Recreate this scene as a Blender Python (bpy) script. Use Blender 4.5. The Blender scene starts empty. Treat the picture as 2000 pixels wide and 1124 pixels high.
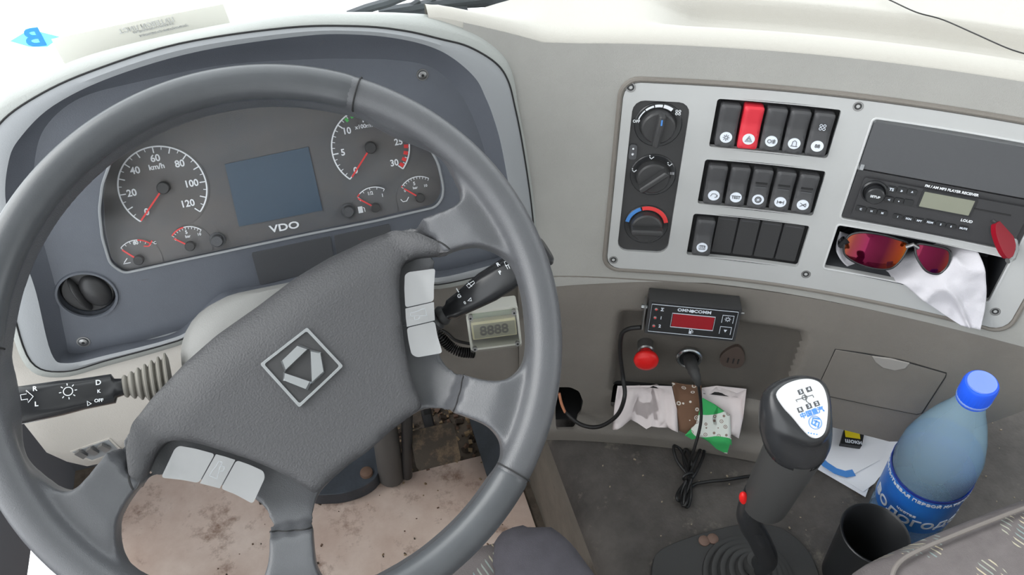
import bpy, math, random
import numpy as np
from mathutils import Vector, Matrix, noise
from mathutils.geometry import delaunay_2d_cdt
random.seed(7)
SC = bpy.context.scene
COL = SC.collection
# ------------------------------------------------------------------ camera
FPX = 1556.0
PITCH, YAW = math.radians(46), math.radians(16)
CAM = Vector((0, 0, 1.2))
_h = Vector((math.sin(YAW), math.cos(YAW), 0)); _z = Vector((0, 0, 1))
CR = Vector((math.cos(YAW), -math.sin(YAW), 0))
CU = _h*math.sin(PITCH) + _z*math.cos(PITCH)
CF = _h*math.cos(PITCH) - _z*math.sin(PITCH)
cd = bpy.data.cameras.new('camera'); co = bpy.data.objects.new('camera', cd); COL.objects.link(co)
cd.sensor_width = 36; cd.lens = 36*FPX/2000; cd.clip_start = .02
mw = Matrix((CR, CU, -CF)).transposed().to_4x4(); mw.translation = CAM
co.matrix_world = mw
SC.camera = co
# ------------------------------------------------------------------ light and exposure
W = bpy.data.worlds.new('sky'); SC.world = W; W.use_nodes = True
bg = W.node_tree.nodes['Background']; bg.inputs[0].default_value = (0.93, 0.97, 1.0, 1); bg.inputs[1].default_value = 2.1
SC.view_settings.view_transform = 'Standard'; SC.view_settings.look = 'None'
SC.view_settings.exposure = 0.58; SC.view_settings.gamma = 1.0
SUN = bpy.data.lights.new('sun', 'SUN'); SUN.energy = 2.4; SUN.angle = math.radians(60); SUN.color = (1, .98, .95)
so = bpy.data.objects.new('sun', SUN); COL.objects.link(so)
so.rotation_euler = Vector((-.95, .30, .60)).to_track_quat('Z', 'Y').to_euler()

# ------------------------------------------------------------------ geometry helpers
def ray(px, py): return CF + CR*((px-1000)/FPX) + CU*((562-py)/FPX)
def P(px, py, d): return CAM + ray(px, py)*d
def zp(px, py, z):
    d = ray(px, py); return CAM + d*((z-CAM.z)/d.z)
def proj(X):
    d = Vector(X)-CAM; z = d.dot(CF); return np.array([1000+FPX*d.dot(CR)/z, 562-FPX*d.dot(CU)/z])
def frame(o, X, Z):
    Z = Vector(Z).normalized(); X = Vector(X); X = (X - Z*X.dot(Z)).normalized(); Y = Z.cross(X)
    m = Matrix((X, Y, Z)).transposed().to_4x4(); m.translation = Vector(o); return m
def L(F, px, py, h=0.0):                       # pixel -> local (x, y) on the plane z = h of frame F
    Z = F.col[2].to_3d(); o = F.translation + Z*h; d = ray(px, py)
    q = CAM + d*((o-CAM).dot(Z)/d.dot(Z)); q = F.inverted() @ q
    return (q.x, q.y)
def LL(F, pts, h=0.0): return [L(F, x, y, h) for x, y in pts]
def lin(c):
    c = c/255.0; return c/12.92 if c <= .04045 else ((c+.055)/1.055)**2.4
def rgb(r, g, b): return (lin(r), lin(g), lin(b), 1)
def inpoly(p, poly):
    x, y = p; c = False; n = len(poly); j = n-1
    for i in range(n):
        xi, yi = poly[i][0], poly[i][1]; xj, yj = poly[j][0], poly[j][1]
        if (yi > y) != (yj > y) and x < (xj-xi)*(y-yi)/(yj-yi+1e-18)+xi: c = not c
        j = i
    return c
def segdist(p, poly):
    a = np.array(poly); b = np.roll(a, -1, 0); p = np.array(p); d = b-a
    t = np.clip(((p-a)*d).sum(1)/np.maximum((d*d).sum(1), 1e-14), 0, 1)
    return float(np.sqrt(((a+d*t[:, None]-p)**2).sum(1)).min())
def smooth_loop(pts, n=80, closed=True, tight=.5):   # Catmull-Rom through points, uniform resample
    pts = [Vector(p) for p in pts]; m = len(pts); out = []
    R_ = range(m) if closed else range(m-1)
    for i in R_:
        if closed: p0, p1, p2, p3 = pts[i-1], pts[i], pts[(i+1) % m], pts[(i+2) % m]
        else: p0, p1, p2, p3 = pts[max(i-1, 0)], pts[i], pts[i+1], pts[min(i+2, m-1)]
        for k in range(10):
            t = k/10
            out.append(p1 + (p2-p0)*(tight*(t-2*t*t+t**3)) + (p3-p1)*(tight*(t**3-t*t)) + (p2-p1)*(3*t*t-2*t**3))
    if not closed: out.append(pts[-1])
    a = out + ([out[0]] if closed else [])
    acc = [0]
    for i in range(1, len(a)): acc.append(acc[-1]+(a[i]-a[i-1]).length)
    T = acc[-1]; res = []
    k = n if closed else n-1; j = 0
    for i in range(n):
        s = T*i/k
        while j < len(acc)-2 and acc[j+1] < s: j += 1
        e = acc[j+1]-acc[j]; u = (s-acc[j])/e if e > 1e-12 else 0
        res.append(a[j].lerp(a[j+1], min(max(u, 0), 1)))
    return res
def rrect(x0, y0, x1, y1, r, n=5):
    o = []
    for cx, cy, a0 in ((x1-r, y0+r, -90), (x1-r, y1-r, 0), (x0+r, y1-r, 90), (x0+r, y0+r, 180)):
        for k in range(n+1):
            a = math.radians(a0+90*k/n); o.append((cx+r*math.cos(a), cy+r*math.sin(a)))
    return o
def rpoly(pts, r, n=5):                         # round the corners of a polygon
    o = []; m = len(pts)
    for i in range(m):
        p = Vector(pts[i]); a = Vector(pts[i-1])-p; b = Vector(pts[(i+1) % m])-p
        rr = min(r, a.length*.45, b.length*.45); a = p+a.normalized()*rr; b = p+b.normalized()*rr
        for k in range(n+1):
            t = k/n; q = a*(1-t)**2+p*2*t*(1-t)+b*t*t; o.append((q.x, q.y))
    return o
def densify(pts, st):
    out = []; m = len(pts)
    for i in range(m):
        a = Vector((pts[i][0], pts[i][1], 0)); b = Vector((pts[(i+1) % m][0], pts[(i+1) % m][1], 0)); k = max(1, int((b-a).length/st))
        out += [a.lerp(b, j/k) for j in range(k)]
    return out
class MB:
    def __init__(s): s.v = []; s.f = []; s.m = []; s.cur = 0
    def add(s, vs, fs):
        o = len(s.v); s.v += [tuple(v) for v in vs]; s.f += [[i+o for i in f] for f in fs]; s.m += [s.cur]*len(fs); return s
    def mat(s, i): s.cur = i; return s
    def box(s, c, sz, M=None):
        c = Vector(c); vs = []
        for x in (-.5, .5):
            for y in (-.5, .5):
                for z in (-.5, .5):
                    p = Vector((x*sz[0], y*sz[1], z*sz[2]))
                    if M is not None: p = M @ p
                    vs.append(p+c)
        return s.add(vs, [(0, 1, 3, 2), (4, 6, 7, 5), (0, 4, 5, 1), (2, 3, 7, 6), (0, 2, 6, 4), (1, 5, 7, 3)])
    def tube(s, pts, r, n=10, cap=True, closed=False):
        pts = [Vector(p) for p in pts]; m = len(pts); rs = r if hasattr(r, '__len__') else [r]*m
        u = None; rings = []
        for i in range(m):
            if closed: t = pts[(i+1) % m]-pts[i-1]
            else: t = pts[min(i+1, m-1)]-pts[max(i-1, 0)]
            t.normalize()
            if u is None:
                u = t.orthogonal().normalized()
            u = (u-t*u.dot(t)).normalized(); w = t.cross(u)
            rings.append([pts[i]+(u*math.cos(2*math.pi*k/n)+w*math.sin(2*math.pi*k/n))*rs[i] for k in range(n)])
        return s.loft(rings, cap=cap and not closed, loop=closed)
    def loft(s, rings, cap=False, loop=False, closed=True):
        n = len(rings[0]); vs = [p for r in rings for p in r]; fs = []
        m = len(rings)
        for i in range(m if loop else m-1):
            a = i*n; b = ((i+1) % m)*n
            for k in range(n if closed else n-1):
                k2 = (k+1) % n; fs.append((a+k, a+k2, b+k2, b+k))
        if cap: fs.append(tuple(range(n-1, -1, -1))); fs.append(tuple((m-1)*n+k for k in range(n)))
        return s.add(vs, fs)
    def lathe(s, prof, o=(0, 0, 0), ax=(0, 0, 1), n=32, cap=True):   # prof: (r, h)
        ax = Vector(ax).normalized(); u = ax.orthogonal().normalized(); w = ax.cross(u); o = Vector(o)
        rings = [[o+ax*h+(u*math.cos(2*math.pi*k/n)+w*math.sin(2*math.pi*k/n))*max(r, 1e-5) for k in range(n)] for r, h in prof]
        return s.loft(rings, cap=cap)
    def cyl(s, a, b, r, n=20): return s.tube([a, b], r, n)
    def sphere(s, c, r, n=16, M=None):
        prof = [(math.sin(math.pi*k/n), -math.cos(math.pi*k/n)) for k in range(n+1)]; rings = []
        c = Vector(c); rr = r if hasattr(r, '__len__') else (r, r, r)
        for a, h in prof:
            rg = []
            for k in range(2*n):
                p = Vector((max(a, 1e-4)*math.cos(math.pi*k/n)*rr[0], max(a, 1e-4)*math.sin(math.pi*k/n)*rr[1], h*rr[2]))
                rg.append(c+(M @ p if M is not None else p))
            rings.append(rg)
        return s.loft(rings, cap=True)
    def plate(s, outer, z0, z1, holes=(), res=None, fn=None, mapf=None):
        """solid plate from a 2-D outline (with holes); fn(x,y) adds height to the top; mapf(x,y,h)->3D"""
        outer = [(p[0], p[1]) for p in outer]; holes = [[(p[0], p[1]) for p in h] for h in holes]
        vs = list(outer); es = [(i, (i+1) % len(outer)) for i in range(len(outer))]
        for h in holes:
            o = len(vs); vs += h; es += [(o+i, o+(i+1) % len(h)) for i in range(len(h))]
        if res:
            xs = [p[0] for p in outer]; ys = [p[1] for p in outer]
            y = min(ys)+res/2
            k = 0
            while y < max(ys):
                x = min(xs)+res/2+(res/2 if k % 2 else 0)
                while x < max(xs):
                    if inpoly((x, y), outer) and not any(inpoly((x, y), h) for h in holes):
                        if segdist((x, y), outer) > res*.4 and all(segdist((x, y), h) > res*.4 for h in holes): vs.append((x, y))
                    x += res
                y += res*.87; k += 1
        r = delaunay_2d_cdt([Vector(v) for v in vs], es, [], 0, 1e-7)
        V, E, Fc = r[0], r[1], r[2]; tri = []
        for f in Fc:
            c = (sum(V[i].x for i in f)/len(f), sum(V[i].y for i in f)/len(f))
            if inpoly(c, outer) and not any(inpoly(c, h) for h in holes):
                a = sum(V[f[i-1]].x*V[f[i]].y-V[f[i]].x*V[f[i-1]].y for i in range(len(f)))
                tri.append(tuple(f) if a > 0 else tuple(reversed(f)))
        mp = mapf or (lambda x, y, h: (x, y, h)); fn = fn or (lambda x, y: 0)
        n = len(V); top = [mp(v.x, v.y, z1+fn(v.x, v.y)) for v in V]; bot = [mp(v.x, v.y, z0) for v in V]
        cnt = {}
        for f in tri:
            for i in range(len(f)): e = (f[i-1], f[i]); cnt[e] = 1
        fs = list(tri)+[tuple(reversed([i+n for i in f])) for f in tri]
        for (a, b) in cnt:
            if (b, a) not in cnt: fs.append((a, a+n, b+n, b))
        return s.add(top+bot, fs)
    def text(s, t, size, x, y, z, rot=0, th=.0003, al='CENTER', sx=1.0, mirror=False):
        c = bpy.data.curves.new('t', 'FONT'); c.body = t; c.size = size; c.align_x = al; c.align_y = 'CENTER'; c.extrude = th; c.resolution_u = 3; c.offset = size*.022
        o = bpy.data.objects.new('t', c); me = bpy.data.meshes.new_from_object(o)
        ca, sa = math.cos(rot), math.sin(rot); vs = []
        for v in me.vertices:
            X = v.co.x*sx*(-1 if mirror else 1); Y = v.co.y
            vs.append((x+X*ca-Y*sa, y+X*sa+Y*ca, z+v.co.z))
        s.add(vs, [tuple(p.vertices) for p in me.polygons])
        bpy.data.objects.remove(o); bpy.data.curves.remove(c); bpy.data.meshes.remove(me); return s
    def line(s, pts, w, z, th=.0004, closed=False):   # flat ribbon on z plane
        pts = [Vector((p[0], p[1])) for p in pts]; m = len(pts); l = []; r = []
        for i in range(m):
            if closed: t = pts[(i+1) % m]-pts[i-1]
            else: t = pts[min(i+1, m-1)]-pts[max(i-1, 0)]
            t.normalize(); nn = Vector((-t.y, t.x))*w/2; l.append(pts[i]+nn); r.append(pts[i]-nn)
        rings = [[(a.x, a.y, z), (a.x, a.y, z+th), (b.x, b.y, z+th), (b.x, b.y, z)] for a, b in zip(l, r)]
        return s.loft(rings, cap=not closed, loop=closed)
    def build(s, name, mats, parent=None, smooth=True, ang=35, M=None, bevel=0, seg=2):
        me = bpy.data.meshes.new(name)
        vs = [tuple(M @ Vector(v)) for v in s.v] if M is not None else s.v
        me.from_pydata(vs, [], s.f)
        mats = mats if isinstance(mats, (list, tuple)) else [mats]
        for m in mats: me.materials.append(m)
        me.polygons.foreach_set('material_index', s.m)
        me.validate(); me.update()
        import bmesh
        bm = bmesh.new(); bm.from_mesh(me); bmesh.ops.recalc_face_normals(bm, faces=bm.faces); bm.to_mesh(me); bm.free()
        if smooth:
            me.polygons.foreach_set('use_smooth', [True]*len(me.polygons)); me.set_sharp_from_angle(angle=math.radians(ang))
        o = bpy.data.objects.new(name, me); COL.objects.link(o)
        if parent: o.parent = parent
        if bevel:
            b = o.modifiers.new('b', 'BEVEL'); b.width = bevel; b.segments = seg; b.limit_method = 'ANGLE'; b.angle_limit = math.radians(40); b.harden_normals = False
        return o
def tag(o, label=None, cat=None, group=None, kind=None):
    if label: o['label'] = label
    if cat: o['category'] = cat
    if group: o['group'] = group
    if kind: o['kind'] = kind
    return o
def thing(name, label, cat, F=None, group=None, kind=None):
    o = bpy.data.objects.new(name, None); COL.objects.link(o); o.empty_display_size = .02
    if F is not None: o.matrix_world = F
    return tag(o, label, cat, group, kind)
def copy_tree(o, parent=None):
    c = o.copy(); COL.objects.link(c); c.parent = parent
    for ch in [x for x in COL.objects if x.parent == o]: copy_tree(ch, c)
    return c

# ------------------------------------------------------------------ materials
def mat(name, col, rough=.55, bump=0, bscale=400, var=0, vscale=12, metal=0, col2=None, spec=.5, coat=0, dirt=None, alpha=1, trans=0, ior=1.45, dscale=6, dthr=.55):
    m = bpy.data.materials.new(name); m.use_nodes = True; nt = m.node_tree; N = nt.nodes; b = N['Principled BSDF']
    b.inputs['Base Color'].default_value = col; b.inputs['Roughness'].default_value = rough; b.inputs['Metallic'].default_value = metal
    b.inputs['Specular IOR Level'].default_value = spec; b.inputs['Coat Weight'].default_value = coat
    b.inputs['Transmission Weight'].default_value = trans; b.inputs['IOR'].default_value = ior; b.inputs['Alpha'].default_value = alpha
    tc = N.new('ShaderNodeTexCoord'); last = None
    if var or col2:
        nz = N.new('ShaderNodeTexNoise'); nz.inputs['Scale'].default_value = vscale; nz.inputs['Detail'].default_value = 6; nz.inputs['Roughness'].default_value = .65
        nt.links.new(tc.outputs['Object'], nz.inputs['Vector'])
        mx = N.new('ShaderNodeMix'); mx.data_type = 'RGBA'
        c2 = col2 or tuple(min(1, c*(1+var)) for c in col[:3])+(1,)
        mx.inputs[6].default_value = col if col2 else tuple(c*(1-var) for c in col[:3])+(1,); mx.inputs[7].default_value = c2
        rp = N.new('ShaderNodeValToRGB'); rp.color_ramp.elements[0].position = .35; rp.color_ramp.elements[1].position = .68
        nt.links.new(nz.outputs[0], rp.inputs[0]); nt.links.new(rp.outputs[0], mx.inputs[0]); last = mx.outputs[2]
    if dirt:
        nz = N.new('ShaderNodeTexNoise'); nz.inputs['Scale'].default_value = dscale; nz.inputs['Detail'].default_value = 9; nz.inputs['Roughness'].default_value = .72
        nt.links.new(tc.outputs['Object'], nz.inputs['Vector'])
        rp = N.new('ShaderNodeValToRGB'); rp.color_ramp.elements[0].position = dthr; rp.color_ramp.elements[1].position = dthr+.14
        nt.links.new(nz.outputs[0], rp.inputs[0])
        mx = N.new('ShaderNodeMix'); mx.data_type = 'RGBA'; mx.inputs[6].default_value = col; mx.inputs[7].default_value = dirt
        if last: nt.links.new(last, mx.inputs[6])
        nt.links.new(rp.outputs[0], mx.inputs[0]); last = mx.outputs[2]
    if last: nt.links.new(last, b.inputs['Base Color'])
    if bump:
        nz = N.new('ShaderNodeTexNoise'); nz.inputs['Scale'].default_value = bscale; nz.inputs['Detail'].default_value = 3
        nt.links.new(tc.outputs['Object'], nz.inputs['Vector'])
        bp = N.new('ShaderNodeBump'); bp.inputs['Strength'].default_value = bump; bp.inputs['Distance'].default_value = .001
        nt.links.new(nz.outputs[0], bp.inputs['Height']); nt.links.new(bp.outputs[0], b.inputs['Normal'])
    return m
def glass(name, tint=(1, 1, 1, 1), gl=.06, rough=.02, fk=1.0):
    m = bpy.data.materials.new(name); m.use_nodes = True; nt = m.node_tree; N = nt.nodes; N.clear()
    t = N.new('ShaderNodeBsdfTransparent'); t.inputs[0].default_value = tint; g = N.new('ShaderNodeBsdfGlossy'); g.inputs['Roughness'].default_value = rough
    lw = N.new('ShaderNodeLayerWeight'); lw.inputs[0].default_value = .5; f = N.new('ShaderNodeMath'); f.operation = 'POWER'; f.inputs[1].default_value = 5; nt.links.new(lw.outputs['Facing'], f.inputs[0]); a = N.new('ShaderNodeMath'); a.operation = 'MULTIPLY_ADD'; a.inputs[1].default_value = fk; a.inputs[2].default_value = gl+.03*fk
    mx = N.new('ShaderNodeMixShader'); o = N.new('ShaderNodeOutputMaterial')
    nt.links.new(f.outputs[0], a.inputs[0]); nt.links.new(a.outputs[0], mx.inputs[0]); nt.links.new(t.outputs[0], mx.inputs[1]); nt.links.new(g.outputs[0], mx.inputs[2]); nt.links.new(mx.outputs[0], o.inputs[0])
    return m
M = {}
M['fascia'] = mat('fascia_lit_grey', rgb(152, 151, 147), .6, .35, 900, .05, 9)  # lightened for the light on the upper dash; same plastic as below
M['fascia_shaded'] = mat('fascia_shaded_grey', rgb(117, 112, 106), .62, .35, 900, .08, 9)  # same plastic as the fascia, with the lower dash's shade in the colour
M['shelf'] = mat('beige_shelf', rgb(172, 169, 162), .55, .25, 800)
M['beige'] = mat('beige_panel', rgb(194, 189, 182), .55, .25, 800, .04, 7)
M['bezel'] = mat('bezel_slate', rgb(94, 98, 106), .48, .2, 900, .06, 14, dirt=rgb(112, 110, 108), dscale=18, dthr=.62)
M['lip'] = mat('bezel_lip_grey', rgb(146, 149, 152), .42, .15, 900)
M['cover'] = mat('cover_charcoal', rgb(76, 77, 80), .5, .15, 900)
M['band'] = mat('hood_band_grey', rgb(156, 159, 156), .6, .35, 700)
M['dial'] = mat('dial_face', rgb(84, 86, 90), .6, 0, col2=rgb(98, 94, 92), vscale=9)  # greys raised to put veiling haze into the colour
M['lcd'] = mat('lcd_blue', rgb(62, 78, 94), .3)
M['lens'] = glass('cluster_lens', (1, 1, 1, 1), .0, .12, .45)
M['white'] = mat('white_print', rgb(225, 228, 232), .5)
M['red'] = mat('red_print', rgb(215, 60, 60), .5)
M['green'] = mat('green_print', rgb(80, 180, 90), .5)
M['bluep'] = mat('blue_print', rgb(70, 130, 200), .5)
M['black'] = mat('black_plastic', rgb(54, 54, 55), .42, .12, 900)  # this and the next three darks are raised to stand for haze
M['blackg'] = mat('gloss_black', rgb(40, 41, 43), .25)
M['void'] = mat('dark_cavity', rgb(34, 34, 35), .8)
M['rubber'] = mat('black_rubber', rgb(54, 54, 54), .6, .1, 500)
M['cable'] = mat('cable_black', rgb(30, 30, 31), .45)
M['wheel'] = mat('wheel_foam', rgb(78, 79, 82), .30, .28, 1100, .05, 20)
M['pad'] = mat('hub_leatherette', rgb(66, 66, 68), .5, .7, 560)
M['grip'] = mat('grip_worn', rgb(68, 70, 73), .29, .08, 900, .08, 16)
M['silver'] = mat('silver_button', rgb(186, 187, 188), .45, 0)
M['chrome'] = mat('chrome', rgb(170, 173, 175), .22, metal=.9)
M['steel'] = mat('brushed_steel', rgb(150, 150, 150), .35, metal=.9)
M['plate'] = mat('silver_plate', rgb(182, 183, 183), .42, .1, 60, .03, 5, metal=.25)
M['switch'] = mat('switch_charcoal', rgb(66, 66, 68), .5, .15, 900, .08, 30)
M['switchred'] = mat('switch_red', rgb(200, 44, 58), .45)
M['lite'] = mat('icon_disc', rgb(208, 214, 224), .5)
M['radio'] = mat('radio_black', rgb(52, 52, 54), .4, .08, 900)
M['radiolcd'] = mat('radio_lcd', rgb(128, 130, 116), .3)
M['tunnel'] = mat('tunnel_rubber', rgb(78, 74, 71), .7, .6, 260, .45, 8, dirt=rgb(118, 112, 102), dscale=22, dthr=.57)
M['tunnelside'] = mat('tunnel_side', rgb(112, 106, 98), .65, .4, 160, .2, 10, dirt=rgb(80, 74, 68), dscale=8)
M['floor'] = mat('floor_metal', rgb(96, 86, 76), .8, .6, 160, .3, 14, dirt=rgb(54, 48, 44), dscale=10, dthr=.5)
M['lino'] = mat('linoleum', rgb(196, 172, 158), .6, .25, 90, 0, 9, col2=rgb(222, 204, 192), dirt=rgb(136, 108, 92), dscale=15, dthr=.53)
M['napkin'] = mat('napkin_white', rgb(222, 212, 212), .85, .3, 120)
M['cloth'] = mat('cloth_white', rgb(196, 194, 200), .9, .5, 1500)
M['red_btn'] = mat('red_mushroom', rgb(214, 30, 30), .4)
M['redclear'] = mat('red_acrylic', rgb(128, 8, 28), .4, spec=.3)
M['paper'] = mat('paper', rgb(222, 224, 230), .7)
M['blue'] = mat('blue_cap', rgb(30, 84, 214), .4)
M['ywrap'] = mat('yellow_wrap', rgb(222, 200, 30), .4)
M['seat'] = None
def fabric(name, base, dark=False):
    m = mat(name, base, .95, .6, 900, .12, 40)
    nt = m.node_tree; N = nt.nodes; b = N['Principled BSDF']; src = b.inputs['Base Color'].links[0].from_socket
    tc = N.new('ShaderNodeTexCoord'); mp = N.new('ShaderNodeMapping'); mp.inputs['Rotation'].default_value = (0, 0, .5); mp.inputs['Scale'].default_value = (300, 60, 60)
    nt.links.new(tc.outputs['Object'], mp.inputs[0])
    v = N.new('ShaderNodeTexBrick'); v.inputs['Scale'].default_value = 1; v.inputs['Mortar Size'].default_value = .34; v.inputs['Color1'].default_value = rgb(188, 176, 150); v.inputs['Color2'].default_value = rgb(120, 140, 140); v.inputs['Mortar'].default_value = (0, 0, 0, 1)
    v.inputs['Brick Width'].default_value = 2.4; v.inputs['Row Height'].default_value = .9
    nt.links.new(mp.outputs[0], v.inputs['Vector'])
    vo = N.new('ShaderNodeTexNoise'); vo.inputs['Scale'].default_value = 26; vo.inputs['Detail'].default_value = 0; nt.links.new(tc.outputs['Object'], vo.inputs['Vector'])
    gt = N.new('ShaderNodeMath'); gt.operation = 'GREATER_THAN'; gt.inputs[1].default_value = .56; nt.links.new(vo.outputs[0], gt.inputs[0])
    iv = N.new('ShaderNodeMath'); iv.operation = 'SUBTRACT'; iv.inputs[0].default_value = 1; nt.links.new(v.outputs['Fac'], iv.inputs[1])
    mu = N.new('ShaderNodeMath'); mu.operation = 'MULTIPLY'; nt.links.new(gt.outputs[0], mu.inputs[0]); nt.links.new(iv.outputs[0], mu.inputs[1])
    mx = N.new('ShaderNodeMix'); mx.data_type = 'RGBA'; nt.links.new(mu.outputs[0], mx.inputs[0]); nt.links.new(src, mx.inputs[6]); nt.links.new(v.outputs['Color'], mx.inputs[7])
    nt.links.new(mx.outputs[2], b.inputs['Base Color']); return m
M['seatp'] = fabric('seat_pattern', rgb(104, 98, 98))
M['seatd'] = mat('seat_dark_cloth', rgb(72, 70, 76), .95, .5, 1100, .1, 60)
M['seatpip'] = mat('seat_piping', rgb(118, 112, 108), .9, .3, 900)
def water_mat(name, col, alpha):
    m = bpy.data.materials.new(name); m.use_nodes = True; nt = m.node_tree; N = nt.nodes; N.clear()
    t = N.new('ShaderNodeBsdfTransparent'); t.inputs[0].default_value = col
    p = N.new('ShaderNodeBsdfPrincipled'); p.inputs['Base Color'].default_value = col; p.inputs['Roughness'].default_value = .12
    nz = N.new('ShaderNodeTexNoise'); nz.inputs['Scale'].default_value = 220; bp = N.new('ShaderNodeBump'); bp.inputs['Strength'].default_value = .035; bp.inputs['Distance'].default_value = .001
    tc = N.new('ShaderNodeTexCoord'); nt.links.new(tc.outputs['Object'], nz.inputs[0]); nt.links.new(nz.outputs[0], bp.inputs['Height']); nt.links.new(bp.outputs[0], p.inputs['Normal'])
    mx = N.new('ShaderNodeMixShader'); mx.inputs[0].default_value = alpha; o = N.new('ShaderNodeOutputMaterial')
    nt.links.new(t.outputs[0], mx.inputs[1]); nt.links.new(p.outputs[0], mx.inputs[2]); nt.links.new(mx.outputs[0], o.inputs[0]); return m
M['bottle'] = water_mat('bottle_plastic', rgb(200, 228, 243), .27)
M['water'] = water_mat('water_blue', rgb(160, 214, 242), .08)

# ------------------------------------------------------------------ dash surfaces
class Fas:                                      # curved, leaning dash face: plan curve + lean
    def __init__(s, heads, x0, y0, s0, z0, lean, off=0.0, ds=.002):
        S = np.arange(-.7, 1.2, ds); H = np.radians(np.interp(S, [a for a, b in heads], [b for a, b in heads]))
        k = np.ones(61)/61; H = np.convolve(np.pad(H, 30, 'edge'), k, 'valid')
        X = np.cumsum(np.cos(H))*ds; Y = np.cumsum(np.sin(H))*ds
        i = np.argmin(abs(S-s0)); s.S, s.X, s.Y, s.H = S, X-X[i]+x0, Y-Y[i]+y0, H; s.z0 = z0; s.t = math.tan(math.radians(lean)); s.off = off
    def P(s, a, z, off=0):
        x = np.interp(a, s.S, s.X); y = np.interp(a, s.S, s.Y); h = np.interp(a, s.S, s.H)
        o = s.t*(z-s.z0)-off-s.off
        return Vector((x-math.sin(h)*o, y+math.cos(h)*o, z))
    def inv(s, px, py, off=0):
        q = np.array([.3 if px > 600 else -.1, .7])
        for _ in range(25):
            r = proj(s.P(*q, off))-(px, py)
            J = np.array([proj(s.P(q[0]+1e-4, q[1], off))-(px, py)-r, proj(s.P(q[0], q[1]+1e-4, off))-(px, py)-r]).T/1e-4
            q = q-np.clip(np.linalg.solve(J, r), -.1, .1)
        return float(q[0]), float(q[1])
    def frame(s, a, z, off=0):
        o = s.P(a, z, off); X = s.P(a+.002, z, off)-s.P(a-.002, z, off); Yv = s.P(a, z+.01, off)-o
        return frame(o, X, X.cross(Yv))
    def fpx(s, px, py, off=0): return s.frame(*s.inv(px, py, off), off)
HE = [(-.7, 0), (.17, 0), (.27, -19), (.40, -22), (.60, -32), (.72, -37), (1.2, -45)]
FA = Fas(HE, .305, .645, .32, .77, 10)
t10 = math.tan(math.radians(10))
LF = Fas(HE, .305, .645, .32, .53, 6, off=t10*.24)
def grid(mb, fn, ss, zs, skip=lambda s, z: False):
    vs = [fn(a, z) for z in zs for a in ss]; n = len(ss); fs = []
    for j in range(len(zs)-1):
        for i in range(n-1):
            if not skip((ss[i]+ss[i+1])/2, (zs[j]+zs[j+1])/2): fs.append((j*n+i, j*n+i+1, (j+1)*n+i+1, (j+1)*n+i))
    mb.add(vs, fs)
def axis(a, b, step, extra=()):
    n = max(1, int(round((b-a)/step))); l = [a+(b-a)*i/n for i in range(n+1)]
    l = [v for v in l if all(abs(v-e) > step*.3 for e in extra)]+[e for e in extra if a <= e <= b]
    return sorted(set(l))
def sstep(x, a, b):
    t = min(max((x-a)/(b-a), 0), 1); return t*t*(3-2*t)

# ================================================================== SETTING
def slab(name, lo, hi, m):
    mb = MB(); c = [(a+b)/2 for a, b in zip(lo, hi)]; mb.box(c, [b-a for a, b in zip(lo, hi)])
    o = mb.build(name, m, smooth=False); o['kind'] = 'structure'; return o
M['wall'] = mat('cab_trim', rgb(200, 200, 198), .8, .2, 300)
M['walldark'] = mat('cab_floor_trim', rgb(112, 114, 120), .8, .2, 300)
slab('floor', (-.52, -.8, -.03), (1.7, 1.0, 0), M['floor'])
slab('wall_front', (-.6, .90, 0), (1.7, .94, .60), M['walldark'])
slab('wall_left', (-.56, .75, 0), (-.52, .94, .52), M['walldark'])
slab('wall_left', (-.56, .655, .115), (-.52, .75, .52), M['walldark'])
slab('wall_left', (-.56, .10, 0), (-.52, .655, .52), M['walldark'])
slab('wall_right', (1.6, -.8, 0), (1.64, .9, .75), M['wall'])
slab('wall_back', (-.6, -.84, 0), (1.7, -.8, 1.8), M['wall'])
slab('ceiling', (-.7, -.84, 1.8), (1.7, .62, 1.84), M['wall'])
# windscreen: nearly upright pane just beyond the dash
mb = MB(); mb.add([(-.8, .80, .60), (1.65, .80, .60), (1.65, .62, 1.8), (-.8, .62, 1.8), (-.8, .805, .60), (1.65, .805, .60), (1.65, .625, 1.8), (-.8, .625, 1.8)],
    [(0, 1, 2, 3), (7, 6, 5, 4), (0, 4, 5, 1), (1, 5, 6, 2), (2, 6, 7, 3), (3, 7, 4, 0)])
o = mb.build('window_1', glass('windscreen_glass', (.985, .995, .99, 1), 0.0), smooth=False); o['kind'] = 'structure'
WSN = Vector((0, -1.2, -.18)).normalized()
def ws_px(px, py, off=.003):
    d = ray(px, py); n = Vector((0, 1.2, .18)).normalized(); o = Vector((0, .80, .60))-n*off
    return CAM+d*((o-CAM).dot(n)/d.dot(n))

# engine cover (raised tunnel right of the footwell)
mb = MB()
prof = [(.222, .0), (.222, .12), (.222, .19), (.226, .215), (.236, .232), (.252, .243), (.275, .249), (.31, .25)]
ys = axis(-.6, .9, .03)
rings = [[(x, y, z) for y in ys] for x, z in prof]+[[(x, y, .25) for y in ys] for x in axis(.35, 1.55, .04)]
n = len(ys); vs = []; 
for i, r in enumerate(rings):
    for (x, y, z) in r:
        q = noise.noise(Vector((x*6, y*6, 2)))*.004 if z > .2 else noise.noise(Vector((1, y*7, z*7)))*.008
        vs.append((x-(q if z < .2 else 0), y, z+(q if z > .2 else 0)))
fs = [(i*n+k, i*n+k+1, (i+1)*n+k+1, (i+1)*n+k) for i in range(len(rings)-1) for k in range(n-1)]
mb.cur = 0; mb.add(vs, fs)
mb.m = [1 if (f//(n-1)) < 3 else 0 for f in range(len(fs))]
o = mb.build('engine_cover', [M['tunnel'], M['tunnelside']], ang=60)
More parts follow.
